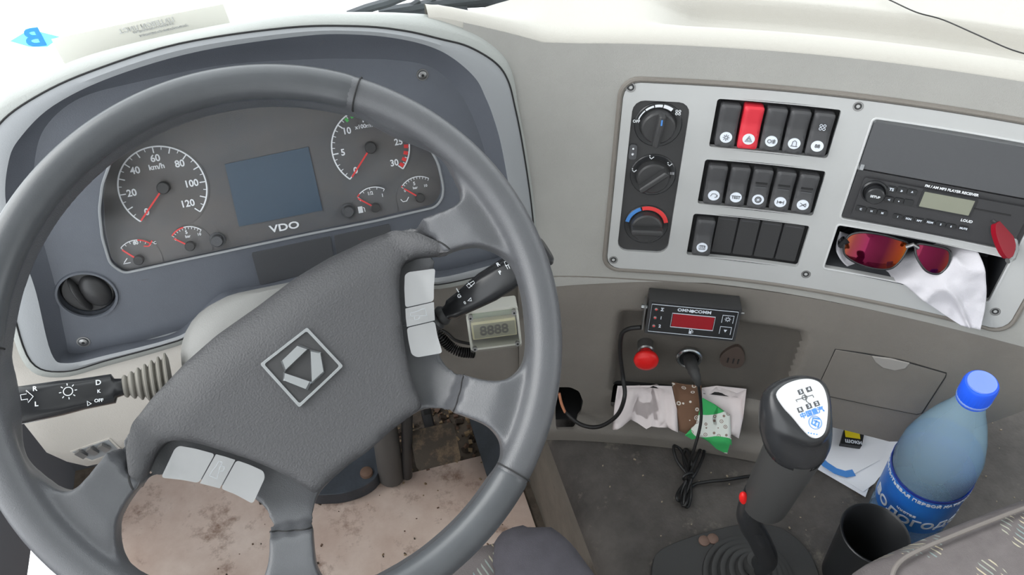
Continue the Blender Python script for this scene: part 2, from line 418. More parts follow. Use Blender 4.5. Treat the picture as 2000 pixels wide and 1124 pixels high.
tag(o, 'dusty dark rubber covered engine hump between the two seats', 'engine cover')

# ================================================================== DASHBOARD
dash = thing('dashboard', 'grey moulded truck dashboard with pale shelf on top', 'dashboard', Matrix.Translation((.3, .6, 0)))
DM = Matrix.Translation((-.3, -.6, 0))
def fa(px, py): return FA.inv(px, py)
def lf(px, py): return LF.inv(px, py)
# upper fascia
ZT = .807
top_px = [(1200, 85), (1130, 85), (1060, 83), (1000, 66), (950, 54), (905, 44)]
left_px = [(905, 86), (945, 104), (975, 130), (992, 157), (1006, 210), (1020, 280), (1036, 385), (1046, 470), (1050, 520), (1045, 566)]
seam_px = [(1087, 560), (1160, 555), (1247, 551), (1380, 553), (1500, 568)]
outer = [fa(*p) for p in left_px+seam_px]+[(.66, .532), (.95, .532), (.95, ZT), (.85, ZT), (.7, ZT), (.6, ZT), (.45, ZT), (.36, ZT)]+[fa(*p) for p in top_px]
PR = (.3175, .547, .7675, .769)                 # control plate rectangle in (s, z)
def fmap(x, y, h): return FA.P(x, y, h)
def ftop(x, y): return -.004*(1-sstep(y, .535, .55))
outer = [(v.x, v.y) for v in densify(outer, .01)]; mb = MB(); mb.plate(outer, -.012, 0, holes=[[(v.x, v.y) for v in densify(rrect(PR[0]+.008, PR[1]+.008, PR[2]-.008, PR[3]-.008, .012), .008)]], res=.012, mapf=fmap)
mb.build('fascia', M['fascia'], dash, M=DM, ang=50)
mb = MB()
rr = rrect(PR[0]-.003, PR[1]-.003, PR[2]+.003, PR[3]+.003, .018, 6)
mb.tube([FA.P(v.x, v.y, .0005) for v in densify(rr, .01)], .0028, 8, closed=True)
mb.build('panel_surround', M['fascia_shaded'], dash, M=DM)
# shelf: front edge rolls over and runs forward to the windscreen
top_px = top_px+[(870, 38), (838, 33)]
ss = axis(fa(838, 33)[0], .95, .012)
tp = sorted([fa(*p) for p in top_px]+[(.36, ZT), (.95, ZT)])
def ztop(s): return float(np.interp(s, [a for a, b in tp], [b for a, b in tp]))
def shelf_pt(s, u):                             # u in metres forward of the edge
    e = FA.P(s, ztop(s)); h = np.interp(s, FA.S, FA.H); nv = Vector((-math.sin(h), math.cos(h), 0)); tv = Vector((math.cos(h), math.sin(h), 0))
    z = ztop(s)+.008*(1-math.exp(-u/.006))
    z += .0 - .020*sstep(s, .33, .40)*(1-sstep(s, .80, .86))*sstep(u, .026, .034)*(1-sstep(u, .072, .09))
    if s < .25: z = z-(ztop(s)-ZT)*sstep(u, .01, .05)
    p = e+nv*(u+.006*(1-sstep(s, .11, .17))); return Vector((p.x, p.y, z-(.008*(1-sstep(s, .09, .15)))))
us = [0, .001, .003, .006, .01, .015, .02]+axis(.024, .096, .004)+[.11, .13]
mb = MB(); back = []
for u in us: pass
vs = []
for u in us:
    for s in ss:
        lim = float(np.interp(s, [.09, .12, .17, .25, .4, .95], [.003, .012, .05, .095, .16, .25])); vs.append(shelf_pt(s, u/.13*lim if lim < .13 else (u if u < .1 else u*(1+(lim-.13)*6))))
n = len(ss); vs = [Vector((v.x, v.y, v.z-.014)) for v in vs[:n]]+vs; mb.add(vs, [(j*n+i, j*n+i+1, (j+1)*n+i+1, (j+1)*n+i) for j in range(len(us)) for i in range(n-1)])
lastr = vs[-n:]; mb.add(lastr+[v-Vector((0, 0, .012)) for v in lastr], [(i, i+1, n+i+1, n+i) for i in range(n-1)])
mb.build('top_shelf', M['shelf'], dash, M=DM, ang=60)
# lower dash, centre
ZS = .532
def bump_low(s, z):
    o = 0
    o -= .014*sstep(s, .335, .352)*(1-sstep(s, .555, .58))*sstep(z, .33, .345)*(1-sstep(z, .465, .485))
    o += .016*sstep(z, .215, .25)*(1-sstep(z, .272, .285)) if s < .585 else 0
    return o
SL = (LF.inv(1195, 757, -.012)[0], LF.inv(1195, 796, 0)[1], LF.inv(1456, 770, -.012)[0], LF.inv(1300, 757, -.012)[1])   # tray slot
HL = (lf(1085, 790)[0], lf(1110, 822)[1], lf(1136, 790)[0], lf(1110, 758)[1])   # cable opening
HLP = rpoly([lf(*p) for p in [(1085, 757), (1114, 757), (1131, 765), (1139, 785), (1135, 805), (1122, 822), (1085, 822)]], .004)
lo_ = [(v.x, v.y) for v in densify([(.205, .2525), (.585, .2525), (.585, ZS), (.205, ZS)], .006)]
mb = MB(); mb.plate(lo_, -.004, 0, holes=[[(v.x, v.y) for v in densify(rrect(SL[0], SL[1], SL[2], SL[3], .006), .006)], [(v.x, v.y) for v in densify(HLP, .006)]], res=.006, fn=bump_low, mapf=lambda x, y, h: LF.P(x, y, h if h > -.0039 else bump_low(x, y)-.004))
def zb(s): return float(np.interp(s, [.585, .6, .72, .78, .84, .95], [.332, .332, .335, .375, .46, .5]))
s2 = axis(.585, .95, .01); vs = [LF.P(s, zb(s)+(ZS-zb(s))*t) for t in axis(0, 1, .1) for s in s2]
n = len(s2); mb.add(vs, [(j*n+i, j*n+i+1, (j+1)*n+i+1, (j+1)*n+i) for j in range(10) for i in range(n-1)])
# underside and inner returns
mb.add([LF.P(s, zb(s)) for s in s2]+[LF.P(s, zb(s), -.2) for s in s2], [(i, i+1, n+i+1, n+i) for i in range(n-1)])
mb.add([LF.P(.585, .2525), LF.P(.585, .34), LF.P(.585, .34, -.2), LF.P(.585, .2525, -.2)], [(0, 1, 2, 3)])
lz = axis(.34, ZS, .01)
sc_ = axis(-.10, .205, .01); grid(mb, lambda s, z: LF.P(s, z, -.006), sc_, lz)
mb.add([LF.P(s, .34, -.006) for s in sc_]+[LF.P(s, .36, -.2) for s in sc_], [(i, i+1, len(sc_)+i+1, len(sc_)+i) for i in range(len(sc_)-1)])
mb.build('lower_panel', M['fascia_shaded'], dash, M=DM, ang=50)
def cavity(mb, S, rect, depth, off=0):
    a, b, c, d = rect; a -= .0015; b -= .0015; c += .0015; d += .0015; q = [(a, b), (c, b), (c, d), (a, d)]
    fr = [S.P(x, y, off) for x, y in q]; bk = [S.P(x, y, off-depth) for x, y in q]
    mb.add(fr+bk, [(0, 1, 5, 4), (1, 2, 6, 5), (2, 3, 7, 6), (3, 0, 4, 7), (4, 5, 6, 7)])
mb = MB(); cavity(mb, LF, SL, .07, -.010); cavity(mb, LF, HL, .06, -.003); mb.build('tray_cavity', M['void'], dash, M=DM, smooth=False)
# storage compartment door with finger scoop
F = LF.fpx(1720, 745, 0); DI = F.inverted()
mb = MB(); dpts = LL(F, [(1632, 681), (1690, 690), (1760, 703), (1848, 728), (1846, 735), (1800, 806), (1790, 808), (1700, 790), (1597, 768), (1594, 762)])
mb.plate(dpts, -.004, .0022, res=.02); dr = mb.build('compartment_door', M['fascia_shaded'], None, bevel=.001); dr.parent = dash; dr.matrix_world = Matrix.Translation((0, 0, 0)) @ F
mb = MB(); mb.tube([(a, b, .0012) for a, b in dpts], .0009, 6, closed=True); mb.build('door_gap', M['void'], dr)
dr.matrix_parent_inverse = Matrix(); dr.matrix_basis = dash.matrix_world.inverted() @ F
mb = MB(); hp = LL(F, [(1703, 693), (1740, 698), (1777, 707), (1768, 717), (1748, 721), (1725, 716), (1710, 705)])
mb.plate(hp, .001, .0035); mb.build('handle', mat('handle_grey', rgb(146, 142, 138), .5), dr, bevel=.0008)
# beige lower left panel
mb = MB(); bp_ = [lf(*p) for p in [(-70, 560), (-30, 700), (10, 770), (45, 833), (90, 890), (130, 908), (170, 917), (215, 907), (260, 880), (330, 840), (440, 760), (470, 700), (450, 625), (425, 612), (375, 660), (320, 678), (213, 708), (120, 729), (56, 710), (15, 600), (-10, 520)]]
edge = bp_
def bcurve(x, y): d = segdist((x, y), edge); return -.006*(1-min(d/.02, 1))**2
mb.plate(bp_, -.03, .002, res=.012, mapf=lambda x, y, h: LF.P(x, y, h), fn=bcurve); mb.build('knee_panel', M['beige'], dash, M=DM, ang=60)
# recess with adjuster in the knee panel
F = LF.fpx(190, 878, .0015)
mb = MB(); q = LL(F, [(142, 882), (212, 858), (232, 878), (180, 897)]); mb.plate(rpoly([(a*1.15, b*1.2) for a, b in q], .003), -.004, .0012)
mb.mat(1).plate(q, 0, .0018); mb.mat(2)
for k in range(3):
    a = L(F, 160+k*22, 880-k*6); mb.box((a[0], a[1], .006), (.007, .012, .004), Matrix.Rotation(.5, 3, 'Z'))
o = mb.build('adjuster_recess', [M['beige'], M['lip'], M['steel']], dash); o.matrix_basis = dash.matrix_world.inverted() @ F

# ================================================================== INSTRUMENT CLUSTER
CP = FA.frame(-.06, .67, -.010)
def cr(pts, k=6):
    out = []; m = len(pts); pts = [Vector(p) for p in pts]
    for i in range(m):
        p0, p1, p2, p3 = pts[i-1], pts[i], pts[(i+1) % m], pts[(i+2) % m]
        for j in range(k):
            t = j/k; out.append(.5*((2*p1)+(p2-p0)*t+(2*p0-5*p1+4*p2-p3)*t*t+(3*p1-p0-3*p2+p3)*t**3))
    return out
OIF = [((560, 54), (595, 70), (600, 116)), ((700, 51), (705, 68), (705, 115)), ((790, 60), (790, 78), (775, 118)), ((860, 76), (850, 95), (830, 127)), ((915, 91), (893, 120), (866, 147)), ((967, 122), (930, 155), (895, 178)),
 ((992, 157), (948, 190), (912, 205)), ((1006, 210), (962, 225), (930, 245)), ((1020, 280), (978, 280), (948, 300)), ((1036, 385), (995, 370), (972, 385)), ((1044, 470), (1010, 450), (990, 455)), ((1042, 520), (1015, 510), (998, 495)),
 ((1000, 524), (985, 512), (975, 502)), ((856, 556), (856, 543), (856, 530)), ((790, 545), (790, 530), (790, 515)), ((690, 545), (690, 530), (690, 515)), ((520, 580), (520, 570), (520, 555)), ((470, 590), (470, 577), (470, 564)),
 ((427, 608), (427, 590), (425, 577)), ((370, 655), (370, 645), (366, 633)), ((320, 674), (320, 666), (320, 657)), ((213, 703), (213, 693), (213, 677)), ((125, 726), (132, 710), (142, 692)), ((60, 706), (100, 690), (128, 660)),
 ((21, 592), (70, 570), (108, 560)), ((-5, 500), (45, 500), (92, 500)), ((-30, 400), (12, 400), (66, 400)), ((-25, 300), (17, 315), (70, 300)), ((0, 241), (42, 266), (95, 240)), ((70, 189), (105, 206), (160, 190)), ((175, 140), (220, 150), (270, 160)), ((350, 85), (390, 100), (430, 128))]
HO, HI_, HF = .018, .020, 0.0
rO = cr([L(CP, *a, HO)+(HO,) for a, b, c in OIF]); rI = cr([L(CP, *b, HI_)+(HI_,) for a, b, c in OIF]); rF = cr([L(CP, *c, HF)+(HF,) for a, b, c in OIF])
lensO = rpoly(LL(CP, [(242, 534), (356, 509), (600, 458), (733, 432), (819, 412), (850, 405), (864, 388), (866, 365), (856, 320), (835, 280), (790, 240), (720, 210), (640, 196), (560, 192), (450, 200), (340, 226), (262, 262), (222, 300), (200, 360), (194, 410), (200, 465), (215, 515)]), .006, 4)
knobC = L(CP, 170, 577); KR = .0262
ya = L(CP, 560, 470); o_ = CP @ Vector((ya[0], ya[1], -.005)); xr = CP.col[0].to_3d(); DPn = Matrix.Rotation(-math.radians(19), 3, xr) @ CP.col[2].to_3d()
if DPn.z < CP.col[2].z: DPn = Matrix.Rotation(math.radians(19), 3, xr) @ CP.col[2].to_3d()
DP = frame(o_, xr, DPn); DPL = CP.inverted() @ DP; DPI = DP.inverted() @ CP
def dpz(x, y):                                  # depth of the dial plane below the bezel face at (x, y)
    a = DPI @ Vector((x, y, 0)); b = DPI @ Vector((x, y, 1)); t = a.z/(a.z-b.z); return t
ic = thing('instrument_cluster', 'dark slate instrument binnacle with round gauges behind the steering wheel', 'instrument cluster', CP)
mb = MB()
mid = [(Vector(a)+Vector(b))/2+Vector((0, 0, .002)) for a, b in zip(rO, rI)]
mb.mat(1).loft([[Vector(p)-Vector((0, 0, .03)) for p in rO], rO, mid, rI]); mb.mat(0).loft([rI, [(Vector(a)*.55+Vector(b)*.45)-Vector((0, 0, .003)) for a, b in zip(rI, rF)], rF])
mb.plate([(v[0], v[1]) for v in rF], -.004, 0, holes=[lensO, [(knobC[0]+KR*math.cos(k*math.pi/20), knobC[1]+KR*math.sin(k*math.pi/20)) for k in range(40)]])
mb.loft([[(a, b, 0) for a, b in lensO], [(a, b, dpz(a, b)) for a, b in lensO]])
mb.build('bezel', [M['bezel'], M['lip']], ic, ang=40)
# hood band over the top and back of the binnacle
sil = [(560, 33), (700, 29), (800, 31), (870, 38), (935, 58), (985, 95), (1005, 140), (1012, 200), (1026, 275), (1042, 380), (1050, 470), (1048, 530), (1005, 530), (860, 562), (790, 552), (690, 552), (520, 590), (470, 600), (427, 618), (370, 662), (320, 682), (213, 712), (120, 735), (50, 715), (5, 600), (-25, 500), (-60, 400), (-60, 270), (-15, 195), (60, 158), (175, 113), (350, 70)]
HS = .004
rS = cr([L(CP, *a, HS)+(HS,) for a in sil]); cen = Vector((0, .02, 0))
rM = [(Vector(a)*.5+Vector(b)*.5)+Vector((0, 0, .006)) for a, b in zip(rO, rS)]
def back_ring(k, dz, top):
    out = []
    for p in rS:
        p = Vector(p); out.append(Vector((p.x*k, p.y*k+(top if p.y > .03 else 0), dz)))
    return out
mb = MB(); mb.loft([[Vector(p)+Vector((0, 0, .0)) for p in rO], rM, rS, back_ring(1.0, -.012, -.002), back_ring(.97, -.035, -.012), back_ring(.93, -.055, -.03)])
mb.build('hood', M['band'], ic, ang=60)
mb = MB(); mb.tube([Vector(p)+Vector((0, 0, .0004)) for p in rO], .0009, 6, closed=True); mb.build('hood_seam', M['void'], ic)
mb = MB(); mb.add([(-.24, -.2, -.05), (.2, -.2, -.05), (.2, .12, -.05), (-.24, .12, -.05)], [(0, 1, 2, 3)]); 
def bd(g, name, mt):
    o = g.build(name, mt, ic); o.matrix_basis = DPL; return o
dO = []
for a, b in lensO: q = DPI @ Vector((a, b, dpz(a, b))); dO.append((q.x, q.y))
mb = MB(); mb.plate(dO, -.003, -.0008); bd(mb, 'dial_face', M['dial'])
mb = MB(); mb.tube([(a, b, .0004) for a, b in lensO], .0014, 6, closed=True); mb.build('lens_trim', M['lip'], ic)
mb = MB(); mb.plate(lensO, -.0032, -.0022); mb.build('lens', M['lens'], ic)
HD = 0.0
def D(x, y): return L(DP, x, y, HD)
def aof(c, p): return math.atan2(p[1]-c[1], p[0]-c[0])
def arc(c, r, a0, a1, n=40): return [(c[0]+r*math.cos(a0+(a1-a0)*k/n), c[1]+r*math.sin(a0+(a1-a0)*k/n)) for k in range(n+1)]
def cwspan(a0, a1):
    while a1 > a0: a1 -= 2*math.pi
    return a1
# speedometer
def circ_fit(pts):
    q = np.array([D(*p) for p in pts]); A = np.c_[2*q, np.ones(len(q))]; s_ = np.linalg.lstsq(A, (q**2).sum(1), rcond=None)[0]; return (float(s_[0]), float(s_[1])), math.sqrt(s_[2]+s_[0]**2+s_[1]**2)
c, r = circ_fit([(313, 286), (231, 366.5), (403, 366.5), (274, 436), (390, 413), (260, 299), (372, 306), (238, 338), (241, 398), (401, 392)]); a0 = aof(c, D(274, 434)); a1 = cwspan(a0, aof(c, D(388, 412)))
g = MB(); g.lathe([(r*1.06, 0), (r*1.06, .0004)], (c[0], c[1], HD-.0006)); sp = bd(g, 'speedometer', M['dial'])
g = MB(); g.line(arc(c, r, a0, a1, 80), .0014, HD)
for k in range(25):
    a = a0+(a1-a0)*k/24; lg = .0062 if k % 2 == 0 else .0034
    g.line([(c[0]+(r-lg)*math.cos(a), c[1]+(r-lg)*math.sin(a)), (c[0]+r*math.cos(a), c[1]+r*math.sin(a))], .0011 if k % 2 == 0 else .0007, HD)
for k in (0, 20, 40, 60, 80, 100, 120):
    a = a0+(a1-a0)*k/120; rr_ = r*(.72 if k < 100 else .66); g.text(str(k), .0098, c[0]+rr_*math.cos(a), c[1]+rr_*math.sin(a), HD, sx=.95)
g.text('km/h', .0075, *D(306, 326), HD); g.build('dial_markings', M['white'], sp)
def needle(par, c, tip, w=.0016, hub=.0062, up=.004, hm='black'):
    g = MB(); d = Vector((tip[0]-c[0], tip[1]-c[1])); d.normalize(); s_ = Vector(c)+d*hub*.9
    g.line([s_, tip], w, HD+up, .0008); g.build('needle', M['red'], par)
    g = MB(); g.lathe([(hub, 0), (hub, up+.002), (hub*.85, up+.003)], (c[0], c[1], HD-.0003), n=28); g.build('needle_hub', M[hm], par)
needle(sp, D(320, 366), D(277, 430))
# tachometer
c, r = circ_fit([(648, 281), (685, 351), (788, 329), (800, 287), (687, 220), (657, 247), (652, 311), (664, 332), (797, 305)]); a0 = aof(c, D(684, 350)); a1 = cwspan(a0, aof(c, D(787, 330)))
g = MB(); g.lathe([(r*1.05, 0), (r*1.05, .0004)], (c[0], c[1], HD-.0006)); ta = bd(g, 'tachometer', M['dial'])
g = MB(); g.line(arc(c, r, a0, a1, 80), .0014, HD)
for k in range(31):
    a = a0+(a1-a0)*k/30; lg = .0062 if k % 5 == 0 else .0034
    g.line([(c[0]+(r-lg)*math.cos(a), c[1]+(r-lg)*math.sin(a)), (c[0]+r*math.cos(a), c[1]+r*math.sin(a))], .0012 if k % 5 == 0 else .0007, HD)
for k in (0, 5, 10, 15, 20, 25, 30):
    a = a0+(a1-a0)*k/30; g.text(str(k), .0095, c[0]+r*.73*math.cos(a), c[1]+r*.73*math.sin(a), HD, sx=.95)
g.text('x100r/min', .0058, *D(716, 246), HD)
g.mat(1)
for k in (11.6, 12.7, 13.8, 14.9, 16):
    a = a0+(a1-a0)*k/30; g.line(arc(c, r-.0035, a+.03, a-.05, 4), .0042, HD+.0001)
g.mat(2)
for k in (26, 27.2, 28.4, 29.5):
    a = a0+(a1-a0)*k/30; g.line(arc(c, r-.0035, a+.05, a-.05, 4), .0046, HD+.0001)
g.build('dial_markings', [M['white'], M['green'], M['red']], ta)
needle(ta, D(723, 288), D(687, 345))
def smallg(name, hub, p0, p1, redpart, nums, tip, nt=8, extra=None, redseg=None):
    c = D(*hub); r = math.hypot(D(*p0)[0]-c[0], D(*p0)[1]-c[1]); a0 = aof(c, D(*p0)); a1 = cwspan(a0, aof(c, D(*p1)))
    g = MB(); g.lathe([(r*1.1, 0), (r*1.1, .0004)], (c[0], c[1], HD-.0006), n=28); o = bd(g, name, M['dial'])
    g = MB(); g.line(arc(c, r, a0, a1, 20), .0009, HD)
    for k in range(nt+1):
        a = a0+(a1-a0)*k/nt; g.line([(c[0]+(r-.0026)*math.cos(a), c[1]+(r-.0026)*math.sin(a)), (c[0]+r*math.cos(a), c[1]+r*math.sin(a))], .0006, HD)
    for t, x, y, s_ in nums: g.text(t, s_, *D(x, y), HD)
    g.mat(1); f0, f1 = redpart; g.line(arc(c, r, a0+(a1-a0)*f0, a0+(a1-a0)*f1, 10), .0013, HD+.0002)
    if redseg: g.line([D(*q) for q in redseg], .0013, HD+.0002)
    g.build('dial_markings', [M['white'], M['red']], o); needle(o, c, D(*tip), .0015, .005, .003)
smallg('temperature_gauge', (272, 507), (236, 485), (299, 472), (.58, 1), [('80', 265, 475, .005), ('°C', 301, 475, .004)], (240, 487), 6, redseg=[(297, 470), (291, 481), (281, 481)])
smallg('air_pressure_gauge', (372, 480), (336, 461), (394, 448), (0, .45), [('5', 364, 454, .005), ('bar', 367, 462, .004), ('10', 389, 458, .004), ('0', 343, 468, .004)], (341, 465), 10)
smallg('fuel_gauge', (733, 405), (698, 385), (749, 373), (0, .12), [('1/2', 723, 378, .005), ('1', 747, 382, .005), ('0', 704, 391, .004)], (699, 387), 4)
smallg('oil_pressure_gauge', (820, 386), (784, 366), (834, 356), (0, .05), [('5', 809, 359, .005), ('bar', 811, 367, .004), ('10', 831, 363, .004), ('0', 791, 373, .004)], (789, 368), 10)
g = MB(); x, y = D(704, 410); g.box((x, y, HD), (.0048, .007, .0006)); g.line([(x+.003, y+.002), (x+.0045, y+.001), (x+.0045, y-.003)], .0008, HD); bd(g, 'fuel_symbol', M['white'])
g = MB(); x, y = D(790, 390); g.line([(x-.004, y+.001), (x-.002, y-.002), (x+.002, y-.002), (x+.005, y+.002)], .0009, HD); bd(g, 'oil_symbol', M['white'])
g = MB(); x, y = D(247, 507); g.line([(x-.003, y-.003), (x+.001, y+.001)], .0009, HD); g.line([(x-.004, y-.004), (x+.003, y-.004)], .0008, HD); bd(g, 'coolant_symbol', M['white'])
g = MB(); q = LL(DP, [(439, 321), (602, 287), (630, 411), (467, 443)], HD); g.plate(q, HD-.001, HD+.0004); bd(g, 'message_display', M['lcd'])
g = MB(); x, y = D(556, 444); g.text('VDO', .0105, x, y, HD, sx=1.35); bd(g, 'lettering', M['white'])
for px in ((425, 469), (680, 412)):
    x, y = D(*px); g = MB(); g.lathe([(.0062, 0), (.0062, .006), (.0052, .0075)], (x, y, HD), n=24); g.lathe([(.0082, 0), (.0082, .0012)], (x, y, HD)); bd(g, 'reset_button', M['cover'])
def screw(par, F, px, py, r=.0035, h=0, mt='steel'):
    x, y = L(F, px, py, h); g = MB(); g.lathe([(r*1.5, 0), (r*1.5, .0006), (r*1.15, .0006)], (x, y, h), n=20, cap=False); g.lathe([(r, 0), (r, .0016), (r*.6, .0024)], (x, y, h), n=18)
    g.mat(1).lathe([(r*.38, 0), (r*.38, .0003)], (x, y, h+.0023), n=6); return g.build('screw', [M[mt], M['void']], par)
screw(ic, CP, 825, 146, .004); screw(ic, CP, 163, 668, .0045)
# blanking covers under the display
g = MB(); g.plate(rpoly(LL(CP, [(491, 494), (645, 461), (655, 522), (508, 556)]), .002), 0, .0012); g.build('blanking_cover', M['cover'], ic, bevel=.0006)
g = MB(); g.plate(rpoly(LL(CP, [(652, 460), (760, 437), (772, 490), (661, 516)]), .002), 0, .0012); g.build('blanking_cover', M['cover'], ic, bevel=.0006)
# rotary head-lamp vent knob
g = MB(); kx, ky = knobC; g.lathe([(KR, 0), (KR, -.016), (0, -.016)], (kx, ky, 0), n=40, cap=False); g.lathe([(KR*1.13, 0), (KR*1.1, .002), (KR*1.02, .002), (KR, 0)], (kx, ky, 0), n=40, cap=False)
lk = g.build('lamp_switch_socket', [M['bezel']], ic)
g = MB(); g.lathe([(KR*.97, -.015), (KR*.97, -.008), (KR*.9, -.006), (0.0001, -.006)], (kx, ky, 0), n=36)
R15 = Matrix.Rotation(.22, 3, 'Z')
for dx, w, hh_, dep in ((-.0075, .0035, .044, .016), (.0075, .024, .040, .012)):
    g.mat(0); g.sphere((kx+dx, ky, -.006), (w*.5+.002, hh_*.5, dep*.8), 10, R15)
g.build('lamp_switch_knob', [M['black']], lk)

# ================================================================== STEERING WHEEL
WC = Vector((-.0652, .4553, .7057)); WN = Vector((.00936, -.58473, .81118)).normalized()
rho = math.radians(25.5); wa = Vector((.99987, .01601, 0)).normalized(); wb = WN.cross(wa)
WF = frame(WC, wa*math.cos(rho)+wb*math.sin(rho), WN)
def hh(r): return float(np.interp(r, [0, .09, .13, .185, .3], [-.030, -.033, -.033, -.004, 0]))
def WL(px, py, up=0):
    H = -.02
    for _ in range(10):
        q = L(WF, px, py, H+up); H = hh(math.hypot(*q))
    return q
def mir(l): return [(-x, y) for x, y in reversed(l)]
def ang(r, a): return (r*math.cos(math.radians(a)), r*math.sin(math.radians(a)))
topR = [(0, .0425), (.041, .0433), (.077, .040), (.111, .0325), (.137, .0235), (.157, .0146), (.179, .005), (.191, .003), (.1985, .010), (.2015, .020), (.2045, .033), (.2055, .045), (.2025, .056), (.1955, .068), (.1865, .083), (.180, .096), (.174, .110), (.1698, .1195)]
holeA = topR+[ang(.2065, a) for a in range(40, 91, 5)]
holeA = holeA+mir(holeA[1:-1]) if False else topR+[ang(.2065, a) for a in range(42, 139, 6)]+mir(topR[1:])
holeB = [(.1407, -.0283), (.1495, -.0235), (.1613, -.0255), (.1778, -.0345), (.1878, -.0469), (.1931, -.0602), (.1927, -.0739), (.1842, -.0939), (.1716, -.1141), (.157, -.1331), (.1441, -.1424), (.1286, -.1439), (.1159, -.1366), (.1048, -.122), (.0995, -.108), (.0985, -.095), (.1035, -.080), (.1133, -.0635), (.1262, -.0445)]
cR = [(0, -.1178), (.0215, -.1163), (.0425, -.117), (.0567, -.1195), (.0657, -.1265), (.0737, -.137), (.0816, -.150), (.0885, -.1645), (.0893, -.1775), (.084, -.188), (.0754, -.194)]
holeC = cR+[ang(.2065, -a) for a in range(73, 108, 5)]+mir(cR[1:])
def sm2(l, n=120): return [(v.x, v.y) for v in smooth_loop([(a, b, 0) for a, b in l], n)]
hA, hB, hC = sm2(holeA, 220), sm2(holeB, 90), sm2(holeC, 140); hB2 = mir(hB)
wheel = thing('steering_wheel', 'large charcoal four spoke steering wheel turned to the left', 'steering wheel', WF)
def taper(x, y):
    r_ = math.hypot(x, y); d = segdist((x, y), hA) if y > -.03 else 1; k_ = 1-sstep(r_, .09, .165)
    return hh(r_)-.016*k_*(1-min(d/.042, 1))**2
circ = [ang(.2205, 360*k/160) for k in range(160)]
mb = MB(); mb.plate(circ, -.020, 0, holes=[hA, hB, hC, hB2], res=.008, mapf=lambda x, y, h: (x, y, h+(hh(math.hypot(x, y))-.003 if h <= -.0199 else 0)), fn=taper)
mb.tube([(.2205*math.cos(2*math.pi*k/160), .2205*math.sin(2*math.pi*k/160), 0) for k in range(160)], .0146, 16, closed=True)
body = mb.build('wheel_frame', M['wheel'], None)
rm = body.modifiers.new('r', 'REMESH'); rm.mode = 'VOXEL'; rm.voxel_size = .0022
smo = body.modifiers.new('s', 'SMOOTH'); smo.iterations = 14; smo.factor = .6
dg = bpy.context.evaluated_depsgraph_get(); me = bpy.data.meshes.new_from_object(body.evaluated_get(dg))
bpy.data.objects.remove(body)
me.name = 'wheel_frame'; me.polygons.foreach_set('use_smooth', [True]*len(me.polygons)); me.materials.clear(); me.materials.append(M['wheel'])
body = bpy.data.objects.new('wheel_frame', me); COL.objects.link(body); body.parent = wheel
# leather grips around the rim
def grip(a0, a1, r=.0149):
    mb = MB(); n = 60; pts = [(.2205*math.cos(math.radians(a0+(a1-a0)*k/n)), .2205*math.sin(math.radians(a0+(a1-a0)*k/n)), 0) for k in range(n+1)]
    rs = [r*(.90 if k in (0, n) else .985 if k in (1, n-1) else 1) for k in range(n+1)]
    mb.tube(pts, rs, 20); return mb.build('rim_grip', M['grip'], wheel)
grip(36.6, 143.4); grip(-111, -69)
# seams at the grip ends
# hub cover (airbag pad)
gR = [(.1345, .0225), (.1365, .012), (.1385, 0), (.141, -.010), (.1425, -.018), (.137, -.0195)]
def wl(l): return [WL(*p) for p in l]
pr = wl([(856, 489), (815, 497), (793, 507), (785, 520), (780, 545), (780, 575), (784, 620), (788, 660), (795, 700), (805, 740), (816, 770), (826, 795)])
seamR = wl([(770, 441), (815, 452), (855, 470), (884, 490)])
tR = [(0, .0418), (.041, .0426), (.077, .0393), (.111, .0318), (.1345, .0228)]
right = tR[1:]+seamR[1:3]+[(seamR[-1][0]-.001, seamR[-1][1]+.0005)]+pr[1:]
bR = [(.0425, -.1163), (.0215, -.1156), (0, -.1171)]
right2 = right+[p for p in bR[:-1]]
padpts = [(0, .0418)]+right2+[(0, -.1171)]+mir(right2)
def dens2(l, st=.004): return [(v.x, v.y) for v in densify(l, st)]
pad = dens2(rpoly(padpts, .004, 3), .004)
def padf(x, y):
    d = segdist((x, y), pad); R_ = .011
    e = (1-min(d/R_, 1)); top = taper(x, y)+.0015
    return top-.0042*e*e*e
mb = MB(); mb.plate(pad, -.05, 0, res=.0055, fn=padf, mapf=lambda x, y, h: (x, y, h if h != -.05 else hh(math.hypot(x, y))-.0215))
hub = mb.build('hub_cover', M['pad'], wheel, ang=60)
# seams between cover wings, horn housings and spokes
from mathutils.bvhtree import BVHTree
bvh = BVHTree.FromPolygons([v.co for v in body.data.vertices], [tuple(p.vertices) for p in body.data.polygons])
def surf(x, y, up=0):
    h = bvh.ray_cast(Vector((x, y, .1)), Vector((0, 0, -1)))
    return h[0].z+up if h[0] is not None else None
def groove(pts, r=.0009, up=-.0001, name='seam'):
    pts = [(v.x, v.y) for v in smooth_loop([(a, b, 0) for a, b in pts], 30, closed=False)]
    for s_ in (1, -1):
        q = [(s_*x, y, surf(s_*x, y, up)) for x, y in pts]; q = [p for p in q if p[2] is not None and p[2] > hh(math.hypot(p[0], p[1]))-.016]
        if len(q) > 3: mb = MB(); mb.tube(q, r, 6); mb.build(name, M['void'], wheel)
for a_ in (36.3, 143.7, -68.7, -111.3):
    mb = MB(); c_, s_ = math.cos(math.radians(a_)), math.sin(math.radians(a_)); rr_ = .0151
    mb.tube([((.2205+rr_*math.cos(t))*c_, (.2205+rr_*math.cos(t))*s_, rr_*math.sin(t)) for t in [2*math.pi*k/28 for k in range(28)]], .0007, 6, closed=True); mb.build('rim_seam', M['void'], wheel)
groove(wl([(909, 729), (903, 755), (896, 780), (888, 803)]))
groove(pr)
groove(wl([(771, 441), (815, 452), (855, 470), (886, 492)]))
